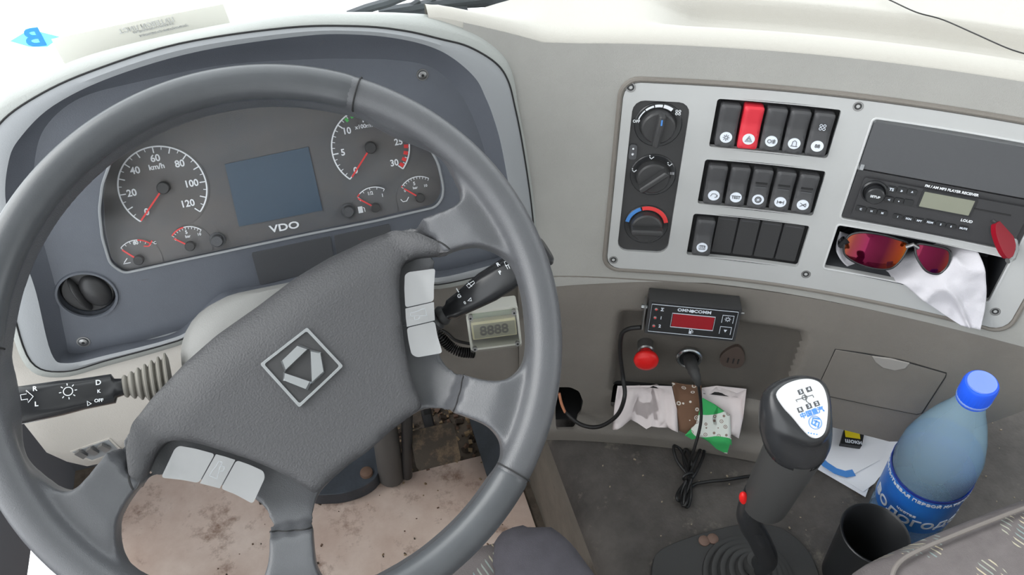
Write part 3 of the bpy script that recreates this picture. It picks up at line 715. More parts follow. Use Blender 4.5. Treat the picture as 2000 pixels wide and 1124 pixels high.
# horn buttons (three-segment silver bars)
hb = wl([(796, 541), (838, 528), (852, 526), (848, 560), (849, 600), (853, 640), (862, 688), (812, 697), (803, 690), (797, 650), (792, 600), (790, 560)])
def horn(sgn):
    def segp(l): return l if sgn > 0 else mir(l)
    cuts = [wl([(791, 536), (799, 530), (851, 523), (848, 560), (848, 587), (792, 600), (790, 565)]), wl([(792, 602), (848, 589), (850, 625), (795, 638), (793, 620)]), wl([(795, 640), (850, 627), (855, 655), (865, 689), (815, 698), (804, 692), (798, 665)])]
    F0 = wheel; objs = []
    root = None
    for i, cc in enumerate(cuts):
        cc = rpoly(segp(cc), .0028 if i != 1 else .0006, 4); mb = MB()
        mb.plate(cc, -.006, .0035, res=.006, fn=lambda x, y: hh(math.hypot(x, y)), mapf=lambda x, y, h: (x, y, h if h > -.0059 else hh(math.hypot(x, y))-.004))
        o = mb.build('horn_button', M['silver'], wheel, ang=30)
        if i == 1:
            c = Vector((sum(p[0] for p in cc)/len(cc), sum(p[1] for p in cc)/len(cc))); zt = hh(c.length)+.0037
            t = Vector((-c.y, c.x)).normalized()*sgn; u = Vector((c.x, c.y)).normalized()
            a_ = math.atan2(t.y, t.x)+math.pi/2
            def tr(x, y): q = c+u*x+t*y; return (q.x, q.y)
            mb = MB(); mb.line([tr(-.006, .0022), tr(-.001, .0022), tr(.003, .0032), tr(.0072, .0034)], .0007, zt)
            mb.line([tr(-.006, -.001), tr(-.001, -.001), tr(.003, -.0022), tr(.0072, -.003)], .0007, zt); mb.line([tr(.0072, .0036), tr(.0072, -.0034)], .0007, zt); mb.line([tr(-.006, .0022), tr(-.0062, -.001)], .0007, zt)
            mb.line([tr(.001, -.0015), tr(0, -.0045), tr(-.0035, -.0045), tr(-.0035, -.001)], .0007, zt); mb.build('horn_symbol', M['lip'], o)
horn(1); horn(-1)
# brand emblem: bright diamond frame with raised ring
em = [WL(600, 640, .003), WL(671, 716, .003), WL(585, 797, .003), WL(508, 712, .003)]
cx = Vector((sum(p[0] for p in em)/4, sum(p[1] for p in em)/4)); zt = hh(cx.length)+.001
def em2(k): return [(cx.x+(p[0]-cx.x)*k, cx.y+(p[1]-cx.y)*k) for p in em]
mb = MB(); mb.plate(rpoly(em2(1), .002), zt, zt+.0034, holes=[rpoly(em2(.90), .002)]); e1 = mb.build('emblem', M['chrome'], wheel, bevel=.0006)
mb = MB(); mb.plate(em2(.92), zt, zt+.0015); mb.build('emblem_backing', M['black'], e1)
def WE(l): return [L(WF, x, y, zt+.006) for x, y in l]
oc = WE([(581, 673), (606, 686), (626, 687), (632, 718), (627, 730), (605, 760), (596, 760), (556, 741), (548, 712), (548, 703)]); inn = WE([(605, 692), (614, 742), (556, 728)])
for nm, pl_ in (('a', [(582, 673), (604, 681), (556, 727), (548, 706)]), ('b', [(605, 683), (627, 688), (634, 728), (608, 752)]), ('c', [(553, 727), (609, 746), (600, 763), (552, 744)])):
    q = WE(pl_); cq = (sum(a for a, b in q)/len(q), sum(b for a, b in q)/len(q))
    mb = MB(); top = [(cq[0]+(a-cq[0])*.86, cq[1]+(b-cq[1])*.86, zt+.0068) for a, b in q]; bot = [(a, b, zt+.001) for a, b in q]; md = [(a, b, zt+.0045) for a, b in q]
    mb.loft([bot, md, top], cap=True); mb.build('emblem_bar', M['chrome'], e1, smooth=False)

# ================================================================== STEERING COLUMN AND STALKS
def wp(px, py, h): x, y = L(WF0, px, py, h); return Vector((x, y, h))
WF0 = frame(WC, wa, WN)                         # same origin, not turned
col = thing('steering_column_shroud', 'grey moulded shroud around the steering column behind the hub', 'column shroud', WF0)
mb = MB(); rings = []
for h, wx, yt, yb in ((-.06, .054, .052, -.055), (-.075, .080, .058, -.07), (-.10, .092, .060, -.085), (-.14, .096, .058, -.09), (-.17, .092, .060, -.085), (-.21, .07, .055, -.07), (-.25, .06, .055, -.06)):
    rr = rrect(-wx, yb, wx, yt, .052, 8); rings.append([(a-.006, b, h) for a, b in rr])
mb.loft(rings, cap=True); mb.build('upper_shroud', mat('shroud_grey', rgb(118, 118, 116), .55, .3, 900), col, ang=60)
mb = MB(); mb.tube([(-.002, 0, -.065), (-.002, 0, -.046)], .034, 24); mb.build('column_collar', M['black'], col)
def stalk(name, label, pts, boot, bootlen, marks, F, tw=0):
    t = thing(name, label, 'control stalk', F)
    return t
# left stalk
HSK = -.085
A = wp(236, 757, HSK); B = wp(-70, 812, HSK+.02); ax = (B-A).normalized(); side = Vector((0, 0, 1)).cross(ax).normalized(); upv = ax.cross(side)
SF = WF0 @ Matrix((side.cross(ax).cross(side) if 0 else ax, side, ax.cross(side))).transposed().to_4x4(); SF.translation = WF0 @ A
def SLp(F, px, py, h): return L(F, px, py, h)
def flatrings(prof, n=20):                      # (x, half width, half thickness) -> rings along x
    return [[(x, math.copysign(abs(math.cos(t))**.7, math.cos(t))*w, math.copysign(abs(math.sin(t))**.7, math.sin(t))*th) for t in [2*math.pi*k/n for k in range(n)]] for x, w, th in prof]
ls = thing('turn_signal_stalk', 'black stalk with lamp and turn arrow symbols left of the steering column', 'control stalk', SF)
ln = (B-A).length
mb = MB(); mb.loft(flatrings([(-.004, .007, .007), (.004, .0085, .008), (.006, .013, .0105), (.03, .0135, .012), (.046, .0150, .013), (.075, .0160, .0135), (ln, .0155, .013), (ln+.004, .012, .010)]), cap=True)
mb.build('lever', M['blackg'], ls, ang=50)
mb = MB(); n = 24; prof = []
for k in range(7):
    x = -.002-k*.0058; r_ = .0085+k*.0019; prof += [(r_, x), (r_*1.18, x-.0014), (r_*1.18, x-.0028), (r_*.96, x-.0044)]
mb.lathe([(r_, h) for r_, h in prof], (0, 0, 0), (1, 0, 0), 28); mb.build('rubber_boot', mat('boot_grey', rgb(118, 115, 108), .65), ls, ang=60)
mb = MB(); zt = .0132
def sp_(px, py): return L(SF, px, py, zt)
def ring2(c, r, w, z, n=20): mb.line([(c[0]+r*math.cos(2*math.pi*k/n), c[1]+r*math.sin(2*math.pi*k/n)) for k in range(n)], w, z, closed=True)
c = sp_(133, 765); ring2(c, .0035, .0007, zt)
for k in range(8):
    a = k*math.pi/4; mb.line([(c[0]+.005*math.cos(a), c[1]+.005*math.sin(a)), (c[0]+.0068*math.cos(a), c[1]+.0068*math.sin(a))], .0007, zt)
mb.build('lamp_symbol', M['white'], ls)
mb = MB(); ar = [sp_(*p) for p in [(40, 772), (52, 770), (51, 763), (65, 775), (55, 787), (54, 780), (42, 782)]]; mb.line(ar, .0006, zt, closed=True)
mb.line([sp_(*p) for p in [(24, 770), (34, 769), (36, 776), (26, 778)]], .0006, zt, closed=False)
def ftext(mb, s_, sz, F, px, py, h, px2, py2, sx=1):
    p = L(F, px, py, h); q = L(F, px2, py2, h); mb.text(s_, sz, p[0], p[1], h, rot=math.atan2(q[1]-p[1], q[0]-p[0]), sx=sx)
ftext(mb, 'R', .0055, SF, 68, 760, zt, 78, 759); ftext(mb, 'L', .0055, SF, 71, 790, zt, 81, 789); mb.build('turn_symbol', M['white'], ls)
mb = MB(); ftext(mb, 'OFF', .004, SF, 193, 783, zt-.001, 203, 782); ftext(mb, 'D', .006, SF, 192, 748, zt-.001, 202, 747); ftext(mb, '◄' if 0 else 'K', .004, SF, 193, 765, zt-.001, 203, 764); mb.line([sp_(170, 784), sp_(178, 789), sp_(171, 793)], .0008, zt-.001, closed=True)
mb.build('lettering', M['white'], ls)
# right stalk (wiper)
A = wp(872, 612, -.095); B = wp(1062, 490, -.040); ax = (B-A).normalized(); side = Vector((0, 0, 1)).cross(ax).normalized()
SR = WF0 @ Matrix((ax, side, ax.cross(side))).transposed().to_4x4(); SR.translation = WF0 @ A; ln = (B-A).length
rs_ = thing('wiper_stalk', 'black stalk with wiper symbols right of the steering column', 'control stalk', SR)
mb = MB(); mb.loft(flatrings([(-.006, .006, .006), (.004, .0075, .007), (.008, .0105, .0095), (.02, .0115, .010), (.034, .0135, .012), (.05, .0155, .013), (ln, .0150, .013), (ln+.003, .012, .010)]), cap=True)
mb.build('lever', M['blackg'], rs_, ang=50)
mb = MB(); mb.lathe([(.0075, .0), (.010, -.004), (.010, -.006), (.008, -.008), (.011, -.011), (.011, -.014), (.009, -.016), (.012, -.020), (.012, -.03)], (0, 0, 0), (1, 0, 0), 24); mb.build('rubber_boot', M['black'], rs_)
mb = MB(); zt = .0128
def spr(px, py): return L(SR, px, py, zt)
ftext(mb, 'I', .006, SR, 894, 568, zt, 902, 563); ftext(mb, 'G', .005, SR, 897, 579, zt, 905, 574); ftext(mb, '0', .004, SR, 908, 592, zt, 916, 587); ftext(mb, 'R', .005, SR, 973, 517, zt, 981, 512); ftext(mb, 'P', .005, SR, 977, 533, zt, 985, 528)
mb.line([spr(*p) for p in [(914, 588), (920, 582), (921, 588)]], .001, zt, closed=True); mb.build('lettering', M['white'], rs_)
mb = MB(); mb.line([spr(*p) for p in [(911, 558), (925, 549), (927, 553), (916, 563)]], .0006, zt, closed=True); mb.line([spr(914, 553), spr(922, 560)], .0006, zt); mb.build('wiper_symbol', M['white'], rs_)
mb = MB(); mb.line([spr(*p) for p in [(985, 512), (996, 508), (998, 514), (988, 520)]], .0006, zt, closed=True)
for k in range(3): mb.line([spr(988+k*4, 518-k), spr(992+k*4, 526-k)], .0005, zt)
mb.build('washer_symbol', M['white'], rs_)

# ================================================================== CONTROL PLATE
cp = thing('control_plate', 'silver switch plate screwed to the centre of the dash', 'control panel', FA.frame(.54, .66, .002)); CI = cp.matrix_world.inverted()
def build_fa(mb, name, mt, par, root=None, **k): return mb.build(name, mt, par, M=(root or cp).matrix_world.inverted(), **k)
def rectpx(pts, off=0):
    q = [FA.inv(*p, off) for p in pts]; return ((q[0][0]+q[3][0])/2, (q[2][1]+q[3][1])/2, (q[1][0]+q[2][0])/2, (q[0][1]+q[1][1])/2)
KN = rectpx([(1237, 192), (1345, 200), (1306, 494), (1205, 487)]); B1 = rectpx([(1405, 190), (1643, 214), (1617, 303), (1380, 289)]); B2 = rectpx([(1378, 310), (1612, 332), (1590, 415), (1360, 401)]); B3 = rectpx([(1357, 418), (1581, 437), (1560, 517), (1337, 499)])
RDL = FA.inv(1703, 230); RDB = FA.inv(1645, 424); RDR = FA.inv(1988, 478); RD = ((RDL[0]+RDB[0])/2, RDB[1], min(RDR[0], .756), RDL[1])
BN = (FA.inv(1625, 480)[0], FA.inv(1607, 520)[1], FA.inv(1940, 560)[0], FA.inv(1645, 440)[1]); BN = (RD[0], BN[1], RD[2], RD[1]-.009)
print('RECTS', KN, B1, B2, B3, RD, BN)
def br(r, rad, st=.01): return [(v.x, v.y) for v in densify(rrect(*r, rad, 4), st)]
mb = MB(); po = br(PR, .016)
mb.plate(po, -.003, .002, holes=[br(KN, .012), br(B1, .003), br(B2, .003), br(B3, .003), br(RD, .004), br(BN, .003)], res=.02, mapf=fmap)
build_fa(mb, 'plate', M['plate'], cp, ang=20)
for i, px in enumerate([(1232, 171), (1676, 208), (1198, 508), (1574, 536), (1944, 609)]):
    F = FA.fpx(*px, .002); mb = MB(); mb.lathe([(.0050, -.001), (.0050, .0004), (.0042, .0004)], n=20, cap=False); mb.mat(1).lathe([(.0042, -.0008), (.0036, .0002), (.0018, .0002), (.0016, -.0008)], n=16)
    o = mb.build('screw', [M['steel'], M['black']], cp); o.matrix_basis = CI @ F
# raised rim lines around radio and bin openings
for r_, rad in ((RD, .004), (BN, .003)):
    mb = MB(); rr = [(v.x, v.y) for v in densify(rrect(r_[0]-.001, r_[1]-.001, r_[2]+.001, r_[3]+.001, rad, 4), .01)]; mb.tube([FA.P(a, b, .002) for a, b in rr], .0011, 6, closed=True); build_fa(mb, 'opening_trim', M['silver'], cp)
# backing housings
def housing(name, r_, depth, mt=M['void'], off=0.001):
    mb = MB(); cavity(mb, FA, r_, depth, off); return build_fa(mb, name, mt, cp, smooth=False)
for r_ in (B1, B2, B3): housing('switch_housing', r_, .008)
M['binmat'] = mat('bin_inside', rgb(70, 72, 76), .6)
housing('storage_bin', BN, .075, M['binmat'])
# climate panel
cl = thing('climate_control_panel', 'black heater control panel with three rotary knobs one above another', 'climate control', FA.frame((KN[0]+KN[2])/2, (KN[1]+KN[3])/2, 0))
mb = MB(); mb.plate(br((KN[0]-.001, KN[1]-.001, KN[2]+.001, KN[3]+.001), .012), -.006, -.0008, mapf=fmap); build_fa(mb, 'panel', M['black'], cl, cl)
def clk(px, py, rot, ticks):
    F = FA.fpx(px, py, -.0008); loc = cl.matrix_world.inverted() @ F
    mb = MB(); mb.lathe([(.0245, 0), (.0245, .0012), (.0235, .0020), (.0205, .0016), (.019, .0014)], n=40, cap=False)
    o = mb.build('dial_ring', M['blackg'], cl); o.matrix_basis = loc
    mb = MB(); mb.lathe([(.0178, .0005), (.0172, .010), (.0155, .0115), (.0001, .0115)], n=36); k = mb.build('knob', M['black'], cl, ang=30); k.matrix_basis = loc
    R_ = Matrix.Rotation(rot, 3, 'Z'); mb = MB()
    g_ = [[(x*w, y, z) for x, y, z in ((-.0040, yy, .010), (-.0034, yy, .0195), (-.0020, yy, .021), (.0020, yy, .021), (.0034, yy, .0195), (.0040, yy, .010))] for yy, w in ((-.0172, .6), (-.016, 1), (.016, 1), (.0172, .6))]
    mb.loft([[R_ @ Vector(p) for p in g] for g in g_], cap=True); mb.build('grip_bar', M['black'], k, ang=30, bevel=.0006)
    return F, loc, k, o
F, loc, k, o = clk(1285, 243, -.10, 0)
mb = MB(); 
for i, (a0, a1, w) in enumerate(((165, 135, .0012), (132, 108, .0020), (105, 84, .0028), (81, 55, .0036))):
    mb.line(arc((0, 0), .0212, math.radians(a0), math.radians(a1), 8), w, .0022)
mb.build('fan_scale', M['white'], o)
mb = MB(); mb.text('OFF', .0042, -.0226, .003, .0022); 
for dx, dy in ((-1, 1), (1, 1), (-1, -1), (1, -1)):
    mb.line(arc((.0185+dx*.0015, .0150+dy*.0015), .0011, 0, 6.28, 8), .0006, .0022)
mb.build('lettering', M['white'], o)
mb = MB(); mb.box((.0045*0+.0012, .011, .0213), (.0016, .006, .0006)); mb.build('pointer_mark', M['bluep'], k)
F, loc, k, o = clk(1275, 341, -.85, 0)
mb = MB()
for dx, dy, a in ((-.004, .0205, 0), (.0160, .0135, -.3), (-.0205, .004, .2)):
    mb.line([(dx-.002, dy+.001), (dx, dy-.001), (dx+.0025, dy+.0015)], .0008, .0022); mb.line([(dx-.0025, dy+.0028), (dx-.0015, dy+.0024)], .0010, .0022)
for q in range(3): mb.line([(.0185+q*.0016, .0022), (.0183+q*.0016, .0052)], .0006, .0022)
mb.build('air_symbols', M['white'], o)
F, loc, k, o = clk(1262, 438, math.pi/2+.02, 0)
mb = MB(); mb.line(arc((0, 0), .0218, math.radians(172), math.radians(112), 12), .0042, .0022); mb.mat(1).line(arc((0, 0), .0218, math.radians(108), math.radians(12), 18), .0046, .0021); mb.build('temperature_scale', [M['bluep'], M['red']], o)
mb = MB(); F = FA.fpx(1236, 296, 0); mb.plate(rrect(-.0042, -.0085, .0042, .0085, .003), -.001, .002); b_ = mb.build('recirculation_button', M['cover'], cl, bevel=.0006); b_.matrix_basis = cl.matrix_world.inverted() @ F
mb = MB(); mb.sphere((0, .004, .0022), .0011, 6); mb.text('*', .006, 0, -.0035, .0021); mb.build('button_symbol', M['white'], b_)

# rocker switches
def rocker(mt, slots=False):
    t = thing('rocker_switch', 'switch', 'switch', Matrix())
    hw, hl = .0100, .0225
    out = [(v.x, v.y) for v in densify(rpoly([(-hw, -hl), (hw, -hl), (hw*.98, hl), (-hw*.98, hl)], .003, 3), .004)]
    def f(x, y):
        v = -y/hl; h = .0055+.0035*v if v > -.15 else .005+(-.15-v)*.0022
        e = segdist((x, y), out); return h-.0022*(1-min(e/.0028, 1))**2
    mb = MB(); mb.plate(out, -.008, 0, res=.0028, fn=f); mb.build('rocker', mt, t, ang=40)
    mb = MB(); mb.plate([(.0061*math.cos(a*math.pi/12), .0056*math.sin(a*math.pi/12)) for a in range(24)], 0, .0012); d = mb.build('icon_disc', M['lite'], t); d.location = (0, -.0115, .0068); d.rotation_euler = (-.15, 0, 0)
    if slots:
        mb = MB(); mb.box((0, .007, .0058), (.012, .0018, .0012)); mb.build('slot', M['void'], t); mb = MB(); mb.box((0, .0028, .0064), (.011, .0012, .0008)); mb.build('slot', M['cover'], t)
    return t
def icon(t, kind):
    d = [c_ for c_ in COL.objects if c_.parent == t and c_.name.startswith('icon_disc')][0]; mb = MB(); z = .0013; w = .00055
    def cir(x, y, r, n=16): mb.line([(x+r*math.cos(2*math.pi*k/n), y+r*math.sin(2*math.pi*k/n)) for k in range(n)], w, z, closed=True)
    if kind == 'sun':
        cir(0, 0, .0015)
        for k in range(8): a = k*math.pi/4; mb.line([(.0022*math.cos(a), .0022*math.sin(a)), (.0033*math.cos(a), .0033*math.sin(a))], w, z)
    elif kind == 'tri': mb.line([(-.0034, -.0024), (.0034, -.0024), (0, .0034)], w, z, closed=True); mb.line([(-.0018, -.0013), (.0018, -.0013), (0, .0016)], w, z, closed=True)
    elif kind == 'fog':
        cir(-.002, 0, .0018)
        for k in (-1, 0, 1): mb.line([(.0005, k*.0013), (.004, k*.0013)], w, z)
        mb.line([(.0022, -.0024), (.0026, .0024)], w, z)
    elif kind == 'beacon': mb.line([(-.0022, -.0022), (-.0018, .002), (0, .0032), (.0018, .002), (.0022, -.0022)], w, z); mb.line([(-.0034, -.0027), (.0034, -.0027)], w, z)
    elif kind == 'dots': mb.text('88', .0052, 0, 0, z)
    elif kind == 'arrow': mb.line([(-.0035, -.001), (-.002, .002), (.0018, .002), (.0035, -.001)], w, z); mb.line([(.001, -.002), (.0035, -.001), (.0036, .0012)], w, z)
    elif kind == 'test': mb.text('TEST', .0048, 0, 0, z, sx=.9)
    elif kind == 'gear': cir(0, 0, .0028, 10); cir(0, 0, .0017, 10); cir(0, 0, .0034, 10)
    elif kind == 'axle': mb.line([(-.0032, .002), (-.0032, -.002)], w, z); mb.line([(.0032, .002), (.0032, -.002)], w, z); mb.line([(-.0032, 0), (.0032, 0)], w, z); cir(0, 0, .0010)
    elif kind == 'cross': mb.line([(-.003, .002), (.003, -.002)], w, z); mb.line([(-.003, -.002), (.003, .002)], w, z); cir(.002, .0, .0012)
    elif kind == 'heat':
        mb.line([(-.0032, -.002), (.0032, -.002), (.0034, .0022), (-.0034, .0022)], w, z, closed=True)
        for k in (-1, 0, 1): mb.line([(k*.0018, -.001), (k*.0018+.0005, .0005), (k*.0018, .003)], w, z)
    mb.build('icon', M['cover'], d)
protos = {'n': rocker(M['switch']), 's': rocker(M['switch'], True), 'r': rocker(M['switchred'])}
used = set()
def place(kind, bank, i, ic_, label, grp):
    src = protos[kind]
    if kind in used: t = copy_tree(src)
    else: t = src; used.add(kind)
    w = (bank[2]-bank[0]); cw = (w-.006)/5; s_ = bank[0]+.003+cw*(i+.5); zc = (bank[1]+bank[3])/2
    t.matrix_world = FA.frame(s_, zc, .0015); t['label'] = label; t['group'] = grp; t['category'] = 'switch'
    t['icn'] = ic_; return t
pl_list = []
for i, (k, ic_, lb) in enumerate([('n', 'sun', 'black rocker switch with lamp icon, leftmost in the top row'), ('r', 'tri', 'red hazard rocker switch with a triangle icon in the top row'), ('n', 'fog', 'black rocker switch with fog lamp icon right of the red switch'), ('n', 'beacon', 'black rocker switch with bell shaped beacon icon in the top row'), ('n', 'dots', 'black rocker switch with four small rings at its top, rightmost in the top row')]):
    pl_list.append((place(k, B1, i, ic_, lb, 'rocker switches in the top row'), ic_))
for i, (k, ic_, lb) in enumerate([('n', 'arrow', 'black rocker switch with curved arrow icon, leftmost in the middle row'), ('n', 'test', 'black rocker switch with the word TEST in the middle row'), ('s', 'gear', 'slotted rocker switch with gear ring icon in the middle row'), ('s', 'axle', 'slotted rocker switch with axle icon in the middle row'), ('s', 'cross', 'slotted rocker switch with crossed icon, rightmost in the middle row')]):
    pl_list.append((place(k, B2, i, ic_, lb, 'rocker switches in the middle row'), ic_))
pl_list.append((place('n', B3, 0, 'heat', 'lone black rocker switch with heated glass icon in the bottom row', 'rocker switches in the bottom row'), 'heat'))
del pl_list[-1][0]['group']
for t, ic_ in pl_list:
    del t['icn']; icon(t, ic_)
mb = MB()
for dx, dy in ((-1, 1), (1, 1), (-1, -1), (1, -1)): mb.line([(dx*.0017+.0013*math.cos(a*math.pi/5), .009+dy*.0017+.0013*math.sin(a*math.pi/5)) for a in range(10)], .0005, .0072, closed=True)
mb.build('rings_symbol', M['lite'], pl_list[4][0])
blank0 = None
for i in range(1, 5):
    cw = (B3[2]-B3[0]-.006)/5; s_ = B3[0]+.003+cw*(i+.5); Fb = FA.frame(s_, (B3[1]+B3[3])/2, -.0035)
    if blank0 is None:
        mb = MB(); mb.plate(rrect(-.0108, -.0235, .0108, .0235, .002), -.003, .0015); mb.mat(1).box((0, .0205, .0016), (.018, .0008, .0006)); blank0 = mb.build('blanking_plug', [M['black'], M['cover']], bevel=.0006); b_ = blank0
    else: b_ = blank0.copy(); COL.objects.link(b_)
    b_.matrix_world = Fb
    tag(b_, ['', 'plain black switch blank beside the lone rocker in the bottom row', 'plain black switch blank, second of the four in the bottom row', 'plain black switch blank, third of the four in the bottom row', 'plain black switch blank at the right end of the bottom row'][i], 'switch blank', 'switch blanks in the bottom row')

# ================================================================== RADIO
RF = FA.frame((RD[0]+RD[2])/2, (RD[1]+RD[3])/2, .003)
def rl(px, py, h=0): return L(RF, px, py, h)
ZSPL = FA.inv(1678, 327)[1]
rad = thing('car_radio', 'black radio with grey display and round volume knob above the open bin', 'radio', RF); RI = RF.inverted()
R_fa = (RD[0]+.002, RD[1]+.001, RD[2]-.001, ZSPL-.001); rw = R_fa[2]-R_fa[0]; rh = R_fa[3]-R_fa[1]
cz = (R_fa[1]+R_fa[3])/2-(RD[1]+RD[3])/2
x0, x1 = -rw/2*.995, rw/2*.995; y0, y1 = cz-rh/2, cz+rh/2
mb = MB(); mb.plate(rrect(x0, y0, x1, y1, .003), -.03, .003); mb.build('body', M['radio'], rad, bevel=.001)
mb = MB(); mb.plate(rrect(x0+.008, y0+.004, x1-.006, y1-.006, .003), .002, .0065); mb.build('front_panel', M['radio'], rad, bevel=.0012)
hz = .0065
kc = rl(1707, 374, hz); mb = MB(); mb.lathe([(.0125, 0), (.0125, .002), (.011, .003), (.0095, .0015)], (kc[0], kc[1], hz), n=32, cap=False); mb.lathe([(.0095, 0), (.009, .009), (.0080, .010), (.0001, .010)], (kc[0]+.001, kc[1]-.001, hz), n=32)
k = mb.build('volume_knob', M['blackg'], rad); mb = MB(); mb.text('SETUP', .0034, kc[0]+.001, kc[1]-.001, hz+.0102); mb.build('lettering', M['white'], k)
q = [rl(*p, hz) for p in [(1805, 373), (1902, 392), (1893, 421), (1796, 402)]]; lx0 = (q[0][0]+q[3][0])/2; lx1 = (q[1][0]+q[2][0])/2; ly1 = (q[0][1]+q[1][1])/2; ly0 = (q[2][1]+q[3][1])/2
mb = MB(); mb.plate(rrect(lx0-.002, ly0-.002, lx1+.002, ly1+.002, .001), hz, hz+.0010); dsp = mb.build('display_frame', M['blackg'], rad); mb = MB(); mb.plate(rrect(lx0, ly0, lx1, ly1, .0005), hz+.001, hz+.0014); mb.build('display', M['radiolcd'], dsp)
mb = MB(); x, y = rl(1858, 374, hz); mb.text('FM / AM MP3 PLAYER RECEIVER', .0038, x, y+.0008, hz, sx=.95, th=.0002); x, y = rl(1888, 432, hz); mb.text('LOUD', .0040, x, y, hz); mb.build('lettering', M['white'], rad)
def rbtn(px, py, w, h, lab, size=.003):
    x, y = rl(px, py, hz); mb = MB(); mb.plate(rrect(x-w/2, y-h/2, x+w/2, y+h/2, .0012), hz-.001, hz+.0018); b = mb.build('button', M['blackg'], rad, bevel=.0005)
    if lab: mb = MB(); mb.text(lab, size, x, y, hz+.002); mb.build('lettering', M['lite'], b)
for px, py, lab in ((1741, 369, 'TS'), (1761, 371, '»'), (1781, 375, '^'), (1736, 389, '<'), (1755, 392, '•'), (1774, 395, '')): rbtn(px, py, .0085, .0065, lab, .0042)
for px, py, lab in ((1681, 407, 'C'), (1702, 411, 'H'), (1723, 415, 'M')): rbtn(px, py, .0095, .0060, lab)
for px, py, lab in ((1753, 422, '1'), (1774, 426, 'SCN'), (1795, 430, 'RPT'), (1816, 433, 'RDM'), (1837, 437, '5'), (1857, 441, '6'), (1881, 445, 'MUTE')): rbtn(px, py, .0088, .0048, lab, .0028)
mb = MB(); x, y = rl(1936, 414, hz); mb.box((x, y, hz), (.036, .0015, .0012)); mb.build('slot', M['void'], rad)
# pocket cover above the radio
PCv = thing('pocket_cover', 'blank dark slate cover filling the bay above the radio', 'cover', RF)
mb = MB(); mb.plate(rrect(x0, y1+.0012, x1, y1+.0012+(RD[3]-ZSPL)-.002, .003), -.02, .002); mb.build('cover_panel', M['cover'], PCv, bevel=.0008)
mb = MB(); mb.box((x0+.003, y1+.003, .002), (.0035, .006, .002)); mb.build('hinge', M['lip'], PCv)
# red acrylic memory stick
U0 = P(1945, 444, .812); Fu = frame(P(1960, 472, .800), CR*.35-CU+CF*.0, CF*-1+CR*.25)
us_ = thing('memory_stick', 'red translucent memory stick with chrome edge plugged into the radio', 'memory stick', Fu)
mb = MB(); o_ = LL(Fu, [(1940, 438), (1950, 431), (1962, 440), (1975, 462), (1980, 480), (1975, 500), (1965, 507), (1955, 495), (1946, 475), (1940, 455)]); mb.plate(rpoly(o_, .003), -.003, .003); mb.build('body', M['redclear'], us_, bevel=.0012)
mb = MB(); mb.tube([(*L(Fu, *p), 0) for p in [(1962, 436), (1974, 452), (1981, 470), (1984, 488), (1978, 505), (1968, 510)]], .0030, 8); mb.build('edge', M['chrome'], us_)
mb = MB(); mb.tube([(*L(Fu, 1950, 440), 0), Fu.inverted() @ (FA.P(*FA.inv(1936, 420), .008))], .0022, 8); mb.build('plug', M['black'], us_)

# ================================================================== CONTENTS OF THE BIN
def wpf(S, px, py, off): q = S.inv(px, py, off); return S.P(q[0], q[1], off)
def ribbon_patch(name, S, A_, B_, offA, offB, nu, nv, amp, fs_, m, seed=0, thick=.0007):
    """surface between two pixel curves lying at given depths in front of a dash face"""
    a = [wpf(S, p[0], p[1], o) for p, o in zip(A_, offA)]; b = [wpf(S, p[0], p[1], o) for p, o in zip(B_, offB)]
    a = smooth_loop(a, nu, closed=False); b = smooth_loop(b, nu, closed=False); vs = []
    nrm = (CAM-a[0]).normalized()
    for i in range(nu):
        for j in range(nv):
            t = j/(nv-1); p = a[i].lerp(b[i], t)
            q = noise.fractal(Vector((p.x*fs_+seed, p.y*fs_, p.z*fs_)), .9, 2, 3)*amp
            rd = 1-abs(noise.noise(Vector((p.x*fs_*.8+seed*3, p.z*fs_*.5, t*1.5))))*2
            vs.append(p+nrm*(q+max(rd, 0)**3*amp*1.2))
    mb = MB(); mb.add(vs, [(i*nv+j, i*nv+j+1, (i+1)*nv+j+1, (i+1)*nv+j) for i in range(nu-1) for j in range(nv-1)])
    c = sum(vs, Vector())/len(vs); o = mb.build(name, m, None, M=Matrix.Translation(-c), ang=180); o.location = c
    sl_ = o.modifiers.new('t', 'SOLIDIFY'); sl_.thickness = thick; return o
o = ribbon_patch('cloth', FA, [(1640, 452), (1634, 492), (1662, 526), (1720, 545), (1765, 556), (1800, 585), (1840, 612), (1876, 636)], [(1720, 480), (1790, 490), (1850, 470), (1895, 478), (1915, 505), (1924, 545), (1926, 590), (1914, 644)],
    [-.018, -.016, -.014, -.006, .006, .010, .013, .016], [-.05, -.05, -.035, -.015, .002, .008, .012, .016], 60, 40, .006, 26, M['cloth'])
tag(o, 'white fabric rag hanging out of the storage bin under the sunglasses', 'cloth')
GF = FA.fpx(1750, 490, -.002); GF = frame(GF.translation, GF.col[0].to_3d()-GF.col[1].to_3d()*.10, GF.col[2].to_3d()+GF.col[1].to_3d()*.25)
sg = thing('sunglasses', 'wraparound sunglasses with mirrored pink and orange lenses in the open bin', 'sunglasses', GF)
